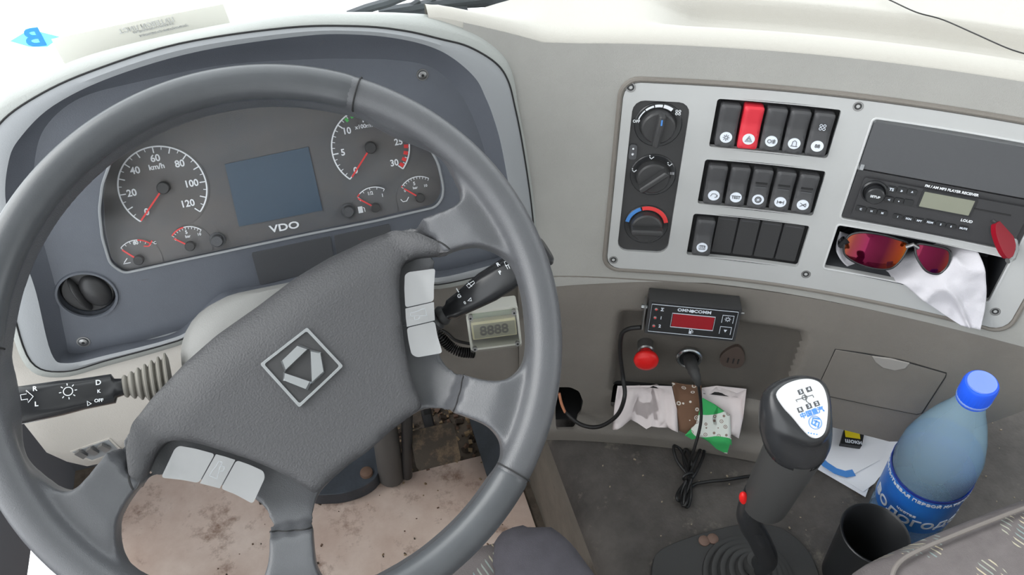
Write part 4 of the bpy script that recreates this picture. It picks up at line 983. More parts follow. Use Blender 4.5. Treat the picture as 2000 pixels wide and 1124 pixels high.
def lensmat():
    m = bpy.data.materials.new('mirror_lens'); m.use_nodes = True; nt = m.node_tree; N = nt.nodes; b = N['Principled BSDF']; b.inputs['Metallic'].default_value = .8; b.inputs['Roughness'].default_value = .06
    lw = N.new('ShaderNodeTexCoord'); sp = N.new('ShaderNodeSeparateXYZ'); nt.links.new(lw.outputs['Object'], sp.inputs[0])
    mr = N.new('ShaderNodeMapRange'); mr.inputs[1].default_value = -.034; mr.inputs[2].default_value = .034; nz = N.new('ShaderNodeMath'); nz.operation = 'ABSOLUTE'
    nt.links.new(sp.outputs[0], mr.inputs[0])
    rp = N.new('ShaderNodeValToRGB'); e = rp.color_ramp.elements; e[0].position = 0; e[0].color = rgb(120, 62, 24); e[1].position = 1; e[1].color = rgb(160, 110, 24)
    for p, c in ((.14, rgb(90, 28, 30)), (.34, rgb(96, 10, 48)), (.6, rgb(88, 12, 42)), (.85, rgb(150, 62, 22))): x = e.new(p); x.color = c
    nt.links.new(mr.outputs[0], rp.inputs[0]); nt.links.new(rp.outputs[0], b.inputs['Base Color']); return m
ml = lensmat()
def glens(pts, cpx):
    c = L(GF, *cpx); q = LL(GF, pts); q = [(v.x, v.y) for v in smooth_loop([(a-c[0], b-c[1], 0) for a, b in q], 60)]
    f = lambda x, y: .010-.010*((x/.036)**2)-.004*(y/.022)**2
    mb = MB(); mb.plate(q, -.001, .0, res=.004, fn=f, mapf=lambda x, y, h: (x, y, h if h > -.0009 else f(x, y)-.0018)); o = mb.build('lens', ml, sg, ang=50); o.location = (c[0], c[1], 0)
    mb = MB(); mb.tube([(x, y, f(x, y)-.0004) for x, y in q], .0013, 8, closed=True); mb.build('lens_rim', M['blackg'], o)
glens([(1655, 463), (1680, 452), (1720, 455), (1755, 466), (1772, 474), (1770, 488), (1755, 510), (1735, 523), (1700, 520), (1665, 508), (1648, 492)], (1710, 487))
glens([(1790, 474), (1820, 476), (1848, 484), (1852, 500), (1846, 518), (1830, 531), (1808, 526), (1793, 508), (1786, 490)], (1820, 500))
mb = MB(); mb.tube([(*L(GF, 1768, 478), .008), (*L(GF, 1780, 472), .011), (*L(GF, 1790, 480), .008)], .0022, 8); mb.build('bridge', M['steel'], sg)
mb = MB(); 
for a_, b_, c_ in (((1650, 470), (1642, 482), .0), ):
    mb.tube([(*L(GF, 1655, 468), .003), (*L(GF, 1645, 480), -.004), (*L(GF, 1648, 470), -.03), (*L(GF, 1690, 462), -.05)], [.0035, .0045, .003, .0022], 10)
mb.build('temple', M['blackg'], sg)
mb = MB(); mb.tube([(*L(GF, 1850, 492), .001), (*L(GF, 1856, 498), -.006), (*L(GF, 1850, 490), -.03), (*L(GF, 1820, 478), -.05)], [.0025, .0035, .003, .0022], 10); mb.build('temple', M['blackg'], sg)

# ================================================================== LOWER DASH DEVICES
BF = LF.fpx(1352, 622, .030); BF = frame(BF.translation, BF.col[0].to_3d(), BF.col[2].to_3d()+BF.col[1].to_3d()*.10)
fm = thing('fuel_monitor', 'black fuel level display box with red screen under the switch plate', 'display unit', BF)
q = LL(BF, [(1268, 587), (1452, 604), (1434, 664), (1258, 655)]); bx0 = (q[0][0]+q[3][0])/2; bx1 = (q[1][0]+q[2][0])/2; by0 = (q[2][1]+q[3][1])/2; by1 = (q[0][1]+q[1][1])/2
mb = MB(); mb.plate(rrect(bx0, by0, bx1, by1, .0015), -.026, 0); mb.build('case', M['black'], fm, bevel=.001)
mb = MB(); mb.plate(rrect(bx0+.003, by0+.0025, bx1-.003, by1-.0025, .0008), 0, .0008); fp = mb.build('front_label', M['blackg'], fm)
bw, bh = bx1-bx0, by1-by0
def bl(u, v): return (bx0+bw*u, by0+bh*v)
mb = MB(); z = .0009; mb.line([bl(.035, .09), bl(.965, .09), bl(.965, .91), bl(.035, .91)], .0006, z, closed=True)
mb.line([bl(.27, .29), bl(.735, .29), bl(.735, .70), bl(.27, .70)], .0008, z, closed=True)
for a, b in (((.81, .56), (.93, .78)), ((.81, .22), (.93, .44))):
    mb.line([bl(a[0], a[1]), bl(a[0], b[1]), bl(b[0], b[1]), bl(b[0], a[1])], .0006, z)
x, y = bl(.87, .67); mb.line([(x+.0019*math.cos(k*math.pi/6), y+.0019*math.sin(k*math.pi/6)) for k in range(12)], .0005, z, closed=True)
for k in range(8): a = k*math.pi/4; mb.line([(x+.0025*math.cos(a), y+.0025*math.sin(a)), (x+.0035*math.cos(a), y+.0035*math.sin(a))], .0006, z)
x, y = bl(.87, .32); mb.add([(x-.002, y+.0018, z+.0004), (x+.002, y+.0018, z+.0004), (x, y-.0020, z+.0004)], [(2, 1, 0)])
x, y = bl(.5, .20); mb.line([(x-.0016, y-.003), (x-.0016, y+.003), (x+.001, y+.003), (x+.001, y-.003)], .0006, z, closed=True); mb.box((x-.0003, y-.001, z), (.0026, .0035, .0005)); mb.line([(x+.001, y+.002), (x+.0026, y+.001), (x+.0026, y-.002)], .0005, z)
for t_, v in (('Σ', .77), ('1', .52), ('2', .27)): x, y = bl(.155, v); mb.text(t_, .0058, x, y, z)
x, y = bl(.5, .81); mb.text('OMN  COMM', .0056, x, y, z, sx=1.15); x, y = bl(.478, .81); mb.lathe([(.0021, 0), (.0021, .0005), (.0001, .0005)], (x, y, z), n=16); mb.build('printing', M['lite'], fp)
mb = MB(); a, b = bl(.28, .305), bl(.727, .685); mb.plate([(a[0], a[1]), (b[0], a[1]), (b[0], b[1]), (a[0], b[1])], 0, .0011); mb.build('screen', mat('red_screen', rgb(140, 24, 34), .3), fp)
for v in (.77, .52, .27):
    mb = MB(); x, y = bl(.09, v); mb.lathe([(.0021, 0), (.0021, .0012), (.0014, .0014)], (x, y, .0008), n=16); mb.mat(1).sphere((x, y, .0018), .0013, 6); mb.build('indicator_lamp', [M['steel'], M['red']], fp)
mb = MB(); mb.box((bx0-.003, by0+bh*.45, -.010), (.0014, bh*.75, .018)); mb.build('bracket', M['steel'], fm)
mb = MB(); mb.cyl((bx0-.007, by0+bh*.62, -.012), (bx0, by0+bh*.62, -.012), .0032, 16); mb.build('screw', M['chrome'], fm)
mb = MB(); mb.cyl((bx1, by0+bh*.7, -.012), (bx1+.006, by0+bh*.7, -.012), .0020, 12); mb.build('screw', M['steel'], fm)
mb = MB(); mb.box((0, by1-.006, -.028), (bw*.8, .008, .012)); mb.build('mounting_foot', M['black'], fm)

rb = thing('emergency_button', 'red mushroom push button on a steel collar left of the lighter socket', 'push button', LF.fpx(1262, 692, -.014))
mb = MB(); mb.lathe([(.0105, -.004), (.0105, .010), (.009, .012)], n=28); mb.build('collar', M['steel'], rb)
mb = MB(); mb.lathe([(.0075, .010), (.0075, .020), (.0145, .022), (.0158, .026), (.0145, .030), (.009, .0325), (.0001, .0333)], n=36)
k = mb.build('button_cap', M['red_btn'], rb, ang=60)
F = LF.fpx(1262, 706, .018); d = rb.matrix_world.inverted() @ F.translation; rb.matrix_world = rb.matrix_world @ Matrix.Translation((d.x*.8, d.y*.8, 0))
SOF = LF.fpx(1346, 698, -.014)
sk = thing('lighter_socket', 'chrome ringed lighter socket with a black charger plug in it', 'power socket', SOF)
mb = MB(); mb.lathe([(.0165, 0), (.0165, .003), (.0150, .0045), (.0128, .004), (.0125, -.012), (.0001, -.012)], n=36, cap=False); mb.mat(1).lathe([(.0123, -.01), (.0123, -.002), (.0001, -.002)], n=24, cap=False); mb.build('socket_ring', [M['chrome'], M['void']], sk)
# plug and its cable with the tied bundle
def pwm(l): return [Vector(p) for p in l]
pp = [wpf(LF, 1346, 700, -.012), wpf(LF, 1350, 712, .012), wpf(LF, 1356, 728, .024), wpf(LF, 1361, 742, .030), wpf(LF, 1364, 752, .032)]
pr_ = [.0072, .0078, .0080, .0066, .0035]
ch = thing('charger_cable', 'black charger plug with a tied bundle of cable hanging over the rubber floor', 'cable', Matrix.Translation(pp[0])); CHM = Matrix.Translation(-pp[0])
pts = smooth_loop(pp, 20, closed=False); rr = [float(np.interp(i/19*4, range(5), pr_))*(1+.08*math.sin(i*2.1)) for i in range(20)]
mb = MB(); mb.tube(pts, rr, 16); mb.build('plug', M['rubber'], ch, M=CHM)
TZ = .253
cab = [pp[-1], wpf(LF, 1369, 790, .034), wpf(LF, 1368, 830, .045), zp(1355, 880, .31), zp(1346, 905, .275), zp(1344, 925, TZ)]
def cable(par, name, pts, r=.0021, n=50, Mx=None, mt='cable'):
    mb = MB(); mb.tube(smooth_loop(pts, n, closed=False), r, 8); return mb.build(name, M[mt], par, M=Mx, ang=80)
cable(ch, 'cord', cab, Mx=CHM)
loops = [[(1344, 928), (1322, 900), (1316, 872), (1330, 880), (1345, 915), (1350, 935)], [(1345, 930), (1360, 895), (1372, 872), (1374, 890), (1358, 925), (1342, 945)], [(1346, 935), (1335, 895), (1340, 878), (1350, 900), (1352, 935)],
         [(1345, 935), (1326, 960), (1322, 975), (1330, 978), (1342, 960), (1350, 938)], [(1348, 938), (1350, 965), (1344, 990), (1336, 985), (1338, 960), (1344, 935)], [(1340, 940), (1330, 968), (1334, 990), (1342, 980), (1352, 950), (1380, 942), (1420, 938), (1470, 930), (1500, 930)]]
for i, lp in enumerate(loops): cable(ch, 'cord_loop', [zp(px, py, TZ+.002+.003*((i+k_) % 3)) for k_, (px, py) in enumerate(lp)], r=.0022, n=40, Mx=CHM)
mb = MB(); c0 = zp(1345, 932, TZ+.006); mb.tube([c0+Vector((.008*math.cos(a*math.pi/8), .002*math.sin(a*math.pi/8), .005*math.sin(a*math.pi/8))) for a in range(16)], .0018, 6, closed=True); mb.build('tie', M['cable'], ch, M=CHM)
# feed cable from the fuel monitor looping down to the left opening
pts = [wpf(LF, 1252, 640, .012), wpf(LF, 1228, 643, .008), wpf(LF, 1214, 655, .006), wpf(LF, 1211, 690, .006), wpf(LF, 1217, 740, .012), wpf(LF, 1220, 775, .03), wpf(LF, 1205, 812, .035), wpf(LF, 1170, 834, .03), wpf(LF, 1135, 830, .022), wpf(LF, 1108, 808, .008), wpf(LF, 1098, 785, -.02)]
fc = thing('monitor_cable', 'black cable dropping from the fuel display and looping into the left opening', 'cable', Matrix.Translation(pts[0])); cable(fc, 'cord', pts, r=.0028, n=70, Mx=Matrix.Translation(-pts[0]))
M['copper'] = mat('orange_wire', rgb(196, 132, 100), .5)
cable(fc, 'orange_wire', [wpf(LF, 1104, 806, .006), wpf(LF, 1097, 790, .002), wpf(LF, 1092, 768, -.004)], r=.002, n=12, Mx=Matrix.Translation(-pts[0]), mt='copper')
# blank hole right of the lighter
F = LF.fpx(1432, 700, -.0135); mb = MB(); hpts = [(v.x, v.y) for v in smooth_loop([(*L(F, *p), 0) for p in [(1406, 700), (1418, 686), (1440, 677), (1452, 688), (1454, 704), (1446, 717), (1428, 719), (1411, 713)]], 30)]
mb.plate(hpts, -.006, .0006); mb.mat(1)
for k in (-.006, .001, .007): mb.box((k, -.004, .0012), (.0015, .008, .001))
o = mb.build('socket_blank', [mat('brown_recess', rgb(76, 64, 58), .7), M['void']]); o.matrix_world = F; tag(o, 'round brownish socket blank with slots right of the lighter socket', 'socket blank')

# ================================================================== RAGS IN THE TRAY
def patternmat(name, base, fl, scale=70, base2=None):
    m = mat(name, base, .9, .3, 200); nt = m.node_tree; N = nt.nodes; b = N['Principled BSDF']; tc = N.new('ShaderNodeTexCoord')
    v = N.new('ShaderNodeTexVoronoi'); v.inputs['Scale'].default_value = scale; v.inputs['Randomness'].default_value = .75
    rp = N.new('ShaderNodeValToRGB'); rp.color_ramp.interpolation = 'CONSTANT'; e = rp.color_ramp.elements; e[0].position = 0; e[0].color = fl; e[1].position = .10; e[1].color = base
    x = e.new(.20); x.color = fl; x = e.new(.30); x.color = base
    nt.links.new(tc.outputs['Object'], v.inputs['Vector']); nt.links.new(v.outputs['Distance'], rp.inputs[0]); src = rp.outputs[0]
    if base2:
        nz = N.new('ShaderNodeTexNoise'); nz.inputs['Scale'].default_value = 22; nz.inputs['Detail'].default_value = 0; g_ = N.new('ShaderNodeMath'); g_.operation = 'GREATER_THAN'; g_.inputs[1].default_value = .5
        nt.links.new(tc.outputs['Object'], nz.inputs[0]); nt.links.new(nz.outputs[0], g_.inputs[0]); mx = N.new('ShaderNodeMix'); mx.data_type = 'RGBA'; mx.inputs[7].default_value = base2
        nt.links.new(g_.outputs[0], mx.inputs[0]); nt.links.new(src, mx.inputs[6]); src = mx.outputs[2]
    nt.links.new(src, b.inputs['Base Color']); return m
def crumple(name, S, pts, off, amp, m, seed, dv=None, fsc=30):
    q = []
    for p in pts:
        o_ = off
        for _ in range(12): a_ = S.inv(*p, o_); o_ = off+(dv(*a_) if dv else 0)
        q.append(a_)
    cs = sum(a for a, b in q)/len(q); cz_ = sum(b for a, b in q)/len(q)
    def f(x, y): return noise.fractal(Vector((x*fsc, y*fsc, seed)), .9, 2, 3)*amp+(1-2*abs(noise.noise(Vector((x*fsc*1.8, y*fsc*1.1, seed+5)))))*amp*.8
    mb = MB(); mb.plate(q, -.0006, 0, res=.005, fn=f, mapf=lambda x, y, h: S.P(x, y, off+(h if h > -.00055 else f(x, y)-.0008)+(dv(x, y) if dv else 0)))
    c = S.P(cs, cz_, off); o = mb.build(name, m, None, M=Matrix.Translation(-c), ang=80); o.location = c; return o
lipf = lambda s, z: -.032*sstep(z, SL[1]+.004, SL[3]+.002)
o = crumple('napkin', LF, [(1196, 792), (1200, 765), (1206, 742), (1275, 742), (1312, 746), (1322, 775), (1324, 795), (1305, 815), (1286, 830), (1272, 812), (1262, 800), (1245, 806), (1232, 812), (1212, 802)], .022, .012, M['napkin'], 1.3, lipf)
tag(o, 'crumpled pinkish white paper napkin at the left end of the dash tray', 'napkin')
o = crumple('cloth', LF, [(1312, 746), (1340, 748), (1370, 752), (1374, 790), (1366, 808), (1345, 814), (1326, 800), (1322, 780)], .026, .004, patternmat('brown_flower', rgb(112, 84, 66), rgb(214, 208, 200), 95), 4.1, lipf)
tag(o, 'brown cloth with small white flowers in the middle of the dash tray', 'cloth')
o = crumple('cloth', LF, [(1338, 812), (1360, 800), (1372, 778), (1395, 790), (1426, 800), (1430, 830), (1426, 865), (1420, 886), (1400, 874), (1382, 860), (1368, 840), (1352, 828)], .036, .004, patternmat('green_flower', rgb(212, 216, 210), rgb(140, 120, 110), 120, rgb(60, 170, 96)), 7.7, lipf)
tag(o, 'green and white flowered cloth hanging over the tray lip', 'cloth')
o = crumple('napkin', LF, [(1366, 752), (1400, 754), (1458, 756), (1452, 790), (1444, 811), (1420, 806), (1400, 796), (1384, 786)], .018, .008, M['napkin'], 9.2, lipf, 40)
tag(o, 'creased white paper napkin at the right end of the dash tray', 'napkin')
mb = MB(); c = zp(1487, 822, .285); mb.box((0, 0, 0), (.034, .03, .022)); o = mb.build('plastic_block', mat('grey_block', rgb(150, 148, 142), .6), bevel=.001); o.location = c; o.rotation_euler = (0.1, 0, -.45)
tag(o, 'small light grey plastic block left of the gear knob', 'block')

# ================================================================== VOLTMETER BOX AND CONDUIT
VF = LF.fpx(966, 642, .045); VF = frame(VF.translation, VF.col[0].to_3d()-Vector((0, .10, 0))*0+VF.col[1].to_3d()*.02, VF.col[2].to_3d()+VF.col[1].to_3d()*.25+VF.col[0].to_3d()*-.15)
vm = thing('digital_meter', 'pale junction box with clear lid over a digital readout beside the wheel', 'meter', VF)
q = LL(VF, [(909, 615), (1016, 604), (1016, 676), (921, 694)]); vx0 = (q[0][0]+q[3][0])/2; vx1 = (q[1][0]+q[2][0])/2; vy0 = (q[2][1]+q[3][1])/2; vy1 = (q[0][1]+q[1][1])/2
mb = MB(); mb.plate(rrect(vx0, vy0, vx1, vy1, .003), -.034, -.006, holes=[rrect(vx0+.0025, vy0+.0025, vx1-.0025, vy1-.0025, .002)]); mb.plate(rrect(vx0+.002, vy0+.002, vx1-.002, vy1-.002, .002), -.034, -.031); mb.build('box', mat('pale_box', rgb(205, 205, 198), .5), vm)
mb = MB(); mb.plate(rrect(vx0, vy0, vx1, vy1, .004), -.0055, .0); mb.build('lid', glass('clear_lid', (1, 1, .99, 1), .08, .08), vm, bevel=.001)
mb = MB(); mb.plate(rrect(vx0+.006, vy0+.008, vx1-.006, vy1-.008, .001), -.020, -.018); cb = mb.build('circuit_board', mat('circuit_green', rgb(128, 146, 120), .5), vm)
mb = MB(); vc = ((vx0+vx1)/2, (vy0+vy1)/2); mb.plate(rrect(vc[0]-.026, vc[1]-.013, vc[0]+.026, vc[1]+.010, .001), -.018, -.009); rd = mb.build('readout', mat('readout_cream', rgb(205, 200, 160), .5), cb)
mb = MB(); mb.plate(rrect(vc[0]-.024, vc[1]-.012, vc[0]+.025, vc[1]+.0065, .0005), -.009, -.0086); mb.build('readout_window', mat('readout_window', rgb(140, 140, 122), .4), rd)
mb = MB(); mb.text('8888', .017, vc[0], vc[1]-.003, -.0084, sx=1.0); mb.build('digits', mat('digit_grey', rgb(84, 84, 76), .5), rd)
for a, b in ((vx0+.005, vy0+.005), (vx1-.005, vy0+.005), (vx0+.005, vy1-.005), (vx1-.005, vy1-.005)):
    mb = MB(); mb.lathe([(.0028, -.004), (.0028, .0006), (.0001, .0006)], (a, b, 0), n=16); mb.mat(1).lathe([(.0014, .0006), (.0014, .0008)], (a, b, 0), n=6); mb.build('screw', [M['steel'], M['void']], vm)
pts = smooth_loop([wpf(LF, 925, 690, .02), wpf(LF, 900, 688, .02), wpf(LF, 880, 678, .015), wpf(LF, 862, 660, .01), wpf(LF, 845, 640, .0)], 90, closed=False)
mb = MB(); mb.tube(pts, [.0050+.0016*(1 if i % 4 < 2 else -1) for i in range(90)], 12); c = pts[0]
o = mb.build('corrugated_conduit', M['cable'], None, M=Matrix.Translation(-c), ang=20); o.location = c; tag(o, 'ribbed black cable conduit running from the digital meter behind the hub', 'conduit')
pts = [wpf(LF, 918, 672, .02), wpf(LF, 890, 665, .02), wpf(LF, 872, 650, .015), wpf(LF, 850, 640, .0)]
mb = MB(); mb.tube(smooth_loop(pts, 30, closed=False), .0018, 8); c = pts[0]; o = mb.build('meter_wire', M['cable'], None, M=Matrix.Translation(-c)); o.location = c; tag(o, 'thin black wire above the ribbed conduit by the digital meter', 'wire')

# ================================================================== GEAR LEVER
TT = .252
bc = zp(1440, 1105, TT); gx = Vector((1, .05, 0)).normalized()
gl = thing('gear_lever', 'black gear lever with silver shift pattern plate on its knob', 'gear lever', Matrix.Translation(bc)); GM = Matrix.Translation(-bc)
# base plate and bellows
BPp = [zp(*p, TT) for p in [(1272, 1112), (1276, 1095), (1290, 1078), (1330, 1060), (1380, 1044), (1440, 1030), (1480, 1028), (1530, 1040), (1575, 1080), (1600, 1140), (1600, 1220), (1300, 1220), (1275, 1160)]]
mb = MB(); mb.plate([(v.x, v.y) for v in smooth_loop([(p.x, p.y, 0) for p in BPp], 60)], TT-.004, TT+.007); bp = mb.build('base_plate', M['rubber'], gl, M=GM, bevel=.003)
for px in ((1375, 1058), (1392, 1054)):
    c = zp(*px, TT+.007); mb = MB(); mb.lathe([(.007, 0), (.007, .002), (.0035, .004), (.0001, .004)], c, n=16); mb.build('bolt', mat('rusty_bolt', rgb(110, 88, 78), .7), bp, M=GM)
bo = zp(1462, 1132, TT+.007); mb = MB(); prof = []
for k in range(5):
    r_ = .056-k*.009; prof += [(r_, k*.007), (r_-.001, k*.007+.004), (r_-.006, k*.007+.005), (r_-.008, k*.007+.0035)]
prof += [(.014, .040), (.012, .05)]; mb.lathe(prof, bo, n=44); mb.build('rubber_boot', M['rubber'], gl, M=GM, ang=60)
kt = P(1560, 800, .715)
rod = smooth_loop([bo+Vector((0, 0, .03)), P(1497, 1095, .915), P(1486, 1060, .89), P(1466, 1025, .872), P(1462, 1000, .855), P(1478, 960, .83)], 40, closed=False)
mb = MB(); mb.tube(rod, .0125, 16); mb.build('rod', M['blackg'], gl, M=GM, ang=80)
s0, s1 = P(1492, 985, .845), P(1556, 868, .755)
mb = MB(); mb.tube([s0, s0.lerp(s1, .02), s0.lerp(s1, .5), s1], [.0215, .024, .0255, .0275], 28); mb.build('sleeve', M['rubber'], gl, M=GM)
mb = MB(); c = s0+(CAM-s0).normalized()*.012-CR*.021+CU*.006; mb.sphere(c, (.005, .005, .013), 10, Matrix.Rotation(-.3, 3, 'Y')); mb.build('range_switch', M['red_btn'], gl, M=GM)
KF = frame(kt, CR, Vector((-.10, -.50, 1)))
def kl(pts, h): return [Vector((*L(KF, x, y, h), h)) for x, y in pts]
plt_ = [(1517, 771), (1530, 754), (1553, 744), (1578, 741), (1598, 747), (1610, 763), (1616, 790), (1615, 821), (1610, 845), (1598, 856), (1584, 854), (1568, 839), (1548, 815), (1530, 795)]
pl0 = smooth_loop(kl(plt_, 0), 60)
outl = [(1486, 775), (1500, 755), (1526, 740), (1562, 734), (1600, 742), (1616, 762), (1622, 795), (1623, 825), (1618, 852), (1600, 872), (1578, 876), (1548, 868), (1514, 850), (1492, 815)]
o1 = smooth_loop(kl(outl, -.016), 60); cA = KF.inverted() @ s1
def clos(ring, c):                                 # align start by angle
    return ring
base_c = KF.inverted() @ s1
axd = (KF.inverted().to_3x3() @ (s1-s0)).normalized()
def circ_ring(c, r):
    return [c+Vector((math.cos(a), math.sin(a), 0))*r for a in [math.atan2(p.y-cm.y, p.x-cm.x) for p in o1]]
cm = sum(o1, Vector())/len(o1)
low = circ_ring(base_c-axd*.004, .0305); mid_ = [o1[i].lerp(low[i], .45)+Vector(((o1[i]-cm).x, (o1[i]-cm).y, 0))*.16 for i in range(60)]
r1 = [Vector((cm.x+(p.x-cm.x)*1.0, cm.y+(p.y-cm.y)*1.0, p.z)) for p in o1]
edge_ = [pl0[i].lerp(Vector((o1[i].x, o1[i].y, 0)), .55)-Vector((0, 0, .003)) for i in range(60)]
mb = MB(); mb.loft([[Vector((p.x, p.y, -.001)) for p in pl0], edge_, [o1[i].lerp(edge_[i], .25)+Vector(((o1[i]-cm).x, (o1[i]-cm).y, 0))*.02 for i in range(60)], r1, mid_, low], cap=True)
kn = mb.build('knob', M['blackg'], gl, ang=70); kn.matrix_basis = GM @ KF
ss_ = kn.modifiers.new('s', 'SUBSURF'); ss_.levels = 1; ss_.render_levels = 1
mb = MB(); mb.plate([(p.x, p.y) for p in pl0], -.002, .0012); kp = mb.build('shift_pattern_plate', mat('silver_face', rgb(208, 210, 212), .38, metal=.1), kn, bevel=.0008)
mb = MB(); z = .0013
def k2(px, py): return L(KF, px, py, z)
def dirr(a, b): return math.atan2(b[1]-a[1], b[0]-a[0])
ra = dirr(k2(1564, 800), k2(1599, 788))
boxes = [(1564, 766, '5'), (1580, 761, '4'), (1563, 801, 'R'), (1580, 794, '3'), (1595, 789, '2')]
for px, py, t_ in boxes:
    x, y = k2(px, py); hw, hh2 = .0026, .0023; Rz = Matrix.Rotation(ra, 2)
    c4 = [Rz @ Vector(v) for v in ((-hw, -hh2), (hw, -hh2), (hw, hh2), (-hw, hh2))]; mb.plate([(x+v.x, y+v.y) for v in c4], z-.001, z)
mb.line([k2(1557, 786), k2(1554, 782), k2(1587, 772), k2(1589, 777)], .0005, z); mb.line([k2(1571, 770), k2(1575, 785), k2(1580, 788)], .0005, z)
c = k2(1571, 777); mb.line([(c[0]+.0022*math.cos(k_*math.pi/8), c[1]+.0022*math.sin(k_*math.pi/8)) for k_ in range(16)], .0005, z, closed=True)
mb.build('shift_pattern', M['cover'], kp)
mb = MB()
for px, py, t_ in boxes: x, y = k2(px, py); mb.text(t_, .0040, x, y, z+.0004, rot=ra)
mb.build('gear_numbers', M['lite'], kp)
mb = MB(); c = k2(1592, 826); mb.line([(c[0]+.0058*math.cos(k_*math.pi/12), c[1]+.0058*math.sin(k_*math.pi/12)) for k_ in range(24)], .0004, z, closed=True)
mb.line([k2(*p) for p in [(1601, 819), (1588, 817), (1585, 828), (1594, 833)]], .0012, z); mb.line([k2(*p) for p in [(1590, 822), (1600, 826), (1597, 836)]], .0012, z); mb.line([k2(1595, 822), k2(1591, 830)], .0010, z)
x, y = k2(1586, 807); mb.text('中国重汽', .0058, x, y, z, rot=ra); x, y = k2(1587, 848); mb.text('• • • •', .004, x, y, z, rot=ra-.5); mb.build('maker_mark', M['bluep'], kp)

# ================================================================== BOTTLE, CUP, PAPERS
b0 = zp(1764, 1012, .2565); b1 = P(1918, 748, .78); bax = (b1-b0).normalized(); blen = (b1-b0).length
BFm = frame(b0, Vector((1, -.3, 0)), bax)
bt = thing('water_bottle', 'large blue plastic water bottle with a blue cap standing on the engine cover', 'bottle', BFm)
H = blen; Rb = .0435
prof = [(.030, 0), (.040, .002), (Rb, .012), (Rb*1.0, .03), (Rb*.97, .04), (Rb, .05), (Rb*.985, .08), (Rb*.985, .14), (Rb*1.01, .15), (Rb*1.0, .165), (Rb*.97, .182), (Rb*.83, .212), (Rb*.62, .242), (Rb*.42, .266), (.0145, .282), (.0135, .290), (.0165, .292), (.0165, .295), (.0132, .297), (.0132, H-.002)]
k_ = H/.318; prof = [(r_*(1+(.012*math.sin(h*260) if .16 < h < .24 else 0)), h*k_) for r_, h in prof]
mb = MB(); mb.lathe(prof, n=48, cap=True); mb.build('bottle_body', M['bottle'], bt, ang=60)
wp_ = [(r_*.965, max(h, .003)) for r_, h in prof if h < .205*k_]
mb = MB(); mb.lathe(wp_+[(.0001, wp_[-1][1])], n=40); mb.build('water', M['water'], bt, ang=60)
cb_ = H-.024
mb = MB(); n = 60; rings = []
for r_, h in ((.0150, cb_-.006), (.0158, cb_-.005), (.0158, cb_-.001), (.0150, cb_), (.0160, cb_+.001), (.0160, H-.003), (.0150, H-.0005), (.0001, H)):
    rings.append([Vector((math.cos(2*math.pi*q/n)*(r_+(.0004 if q % 2 and cb_ < h < H-.001 else 0)), math.sin(2*math.pi*q/n)*(r_+(.0004 if q % 2 and cb_ < h < H-.001 else 0)), h)) for q in range(n)])
mb.loft(rings, cap=True); mb.build('cap', M['blue'], bt, ang=30)
l0, l1 = .055*k_, .142*k_; Rl = Rb+.0006
mb = MB(); mb.lathe([(Rl, l0), (Rl, l1)], n=64, cap=False); lb = mb.build('label', mat('label_blue', rgb(40, 120, 200), .35, col2=rgb(30, 96, 190), vscale=18), bt)
def wrap(mb0, R_, a0):
    mb0.v = [((R_+v[2])*math.cos(a0+v[0]/R_), (R_+v[2])*math.sin(a0+v[0]/R_), v[1]) for v in mb0.v]
dl = BFm.inverted() @ CAM; av = math.atan2(dl.y, dl.x)
mb = MB(); mb.line([(x_*.01, l1-.002) for x_ in range(-9, 10)], .005, .0002); wrap(mb, Rl, av); mb.build('label_band', mat('label_dark', rgb(44, 60, 150), .4), lb)
mb = MB(); mb.text('ВОЛОГОДСКАЯ', .021, .010, l0+.022, .0006, sx=.95); wrap(mb, Rl, av+.40); mb.build('label_title', M['lite'], lb)
mb = MB(); mb.text('ВОДА ПИТЬЕВАЯ ПЕРВОЙ КАТЕГОРИИ', .0075, 0, l1-.012, .0006); wrap(mb, Rl, av+.1); mb.build('label_print', M['lite'], lb); mb = MB(); mb.text('чистая', .007, .004, l0+.04, .0006); wrap(mb, Rl, av-.1); mb.build('label_print', M['lite'], lb)
# cup
cc = zp(1708, 1045, .355); cc = Vector((cc.x, cc.y, .2525)); mb = MB(); hC = .105
mb.lathe([(.030, 0), (.037, hC-.003), (.0385, hC), (.0375, hC+.001), (.0350, hC-.001), (.0285, .004), (.0001, .004)], n=44)
o = mb.build('cup', mat('cup_black', rgb(36, 37, 39), .4, .1, 700), ang=60); o.location = cc; tag(o, 'empty black plastic cup in front of the blue bottle', 'cup')
# papers partly under the dash
def flatobj(name, pts, z, th, m, label, cat, group=None, curl=0):
    q = [zp(*p, z) for p in pts]; c = sum(q, Vector())/len(q); mb = MB(); mb.plate([(p.x-c.x, p.y-c.y) for p in q], 0, th, res=.015, fn=(lambda x, y: curl*(x*8)**2) if curl else None)
    o = mb.build(name, m, ang=60, smooth=bool(curl)); o.location = (c.x, c.y, z); return tag(o, label, cat, group)
flatobj('paper_sheet', [(1575, 905), (1590, 800), (1700, 815), (1758, 838), (1755, 900), (1698, 950), (1690, 972)], .254, .001, M['paper'], 'white paper sheet at the bottom of the stack under the compartment door', 'paper')
flatobj('paper_sheet', [(1580, 895), (1590, 798), (1700, 812), (1756, 832), (1750, 890), (1708, 945), (1686, 962)], .2556, .001, M['paper'], 'white paper sheet in the middle of the stack under the compartment door', 'paper')
o = flatobj('leaflet', [(1586, 885), (1596, 795), (1700, 810), (1742, 838), (1735, 862), (1718, 900), (1662, 930), (1640, 922)], .258, .0012, M['paper'], 'white leaflet with a curved blue stripe lying on top of the papers', 'leaflet')
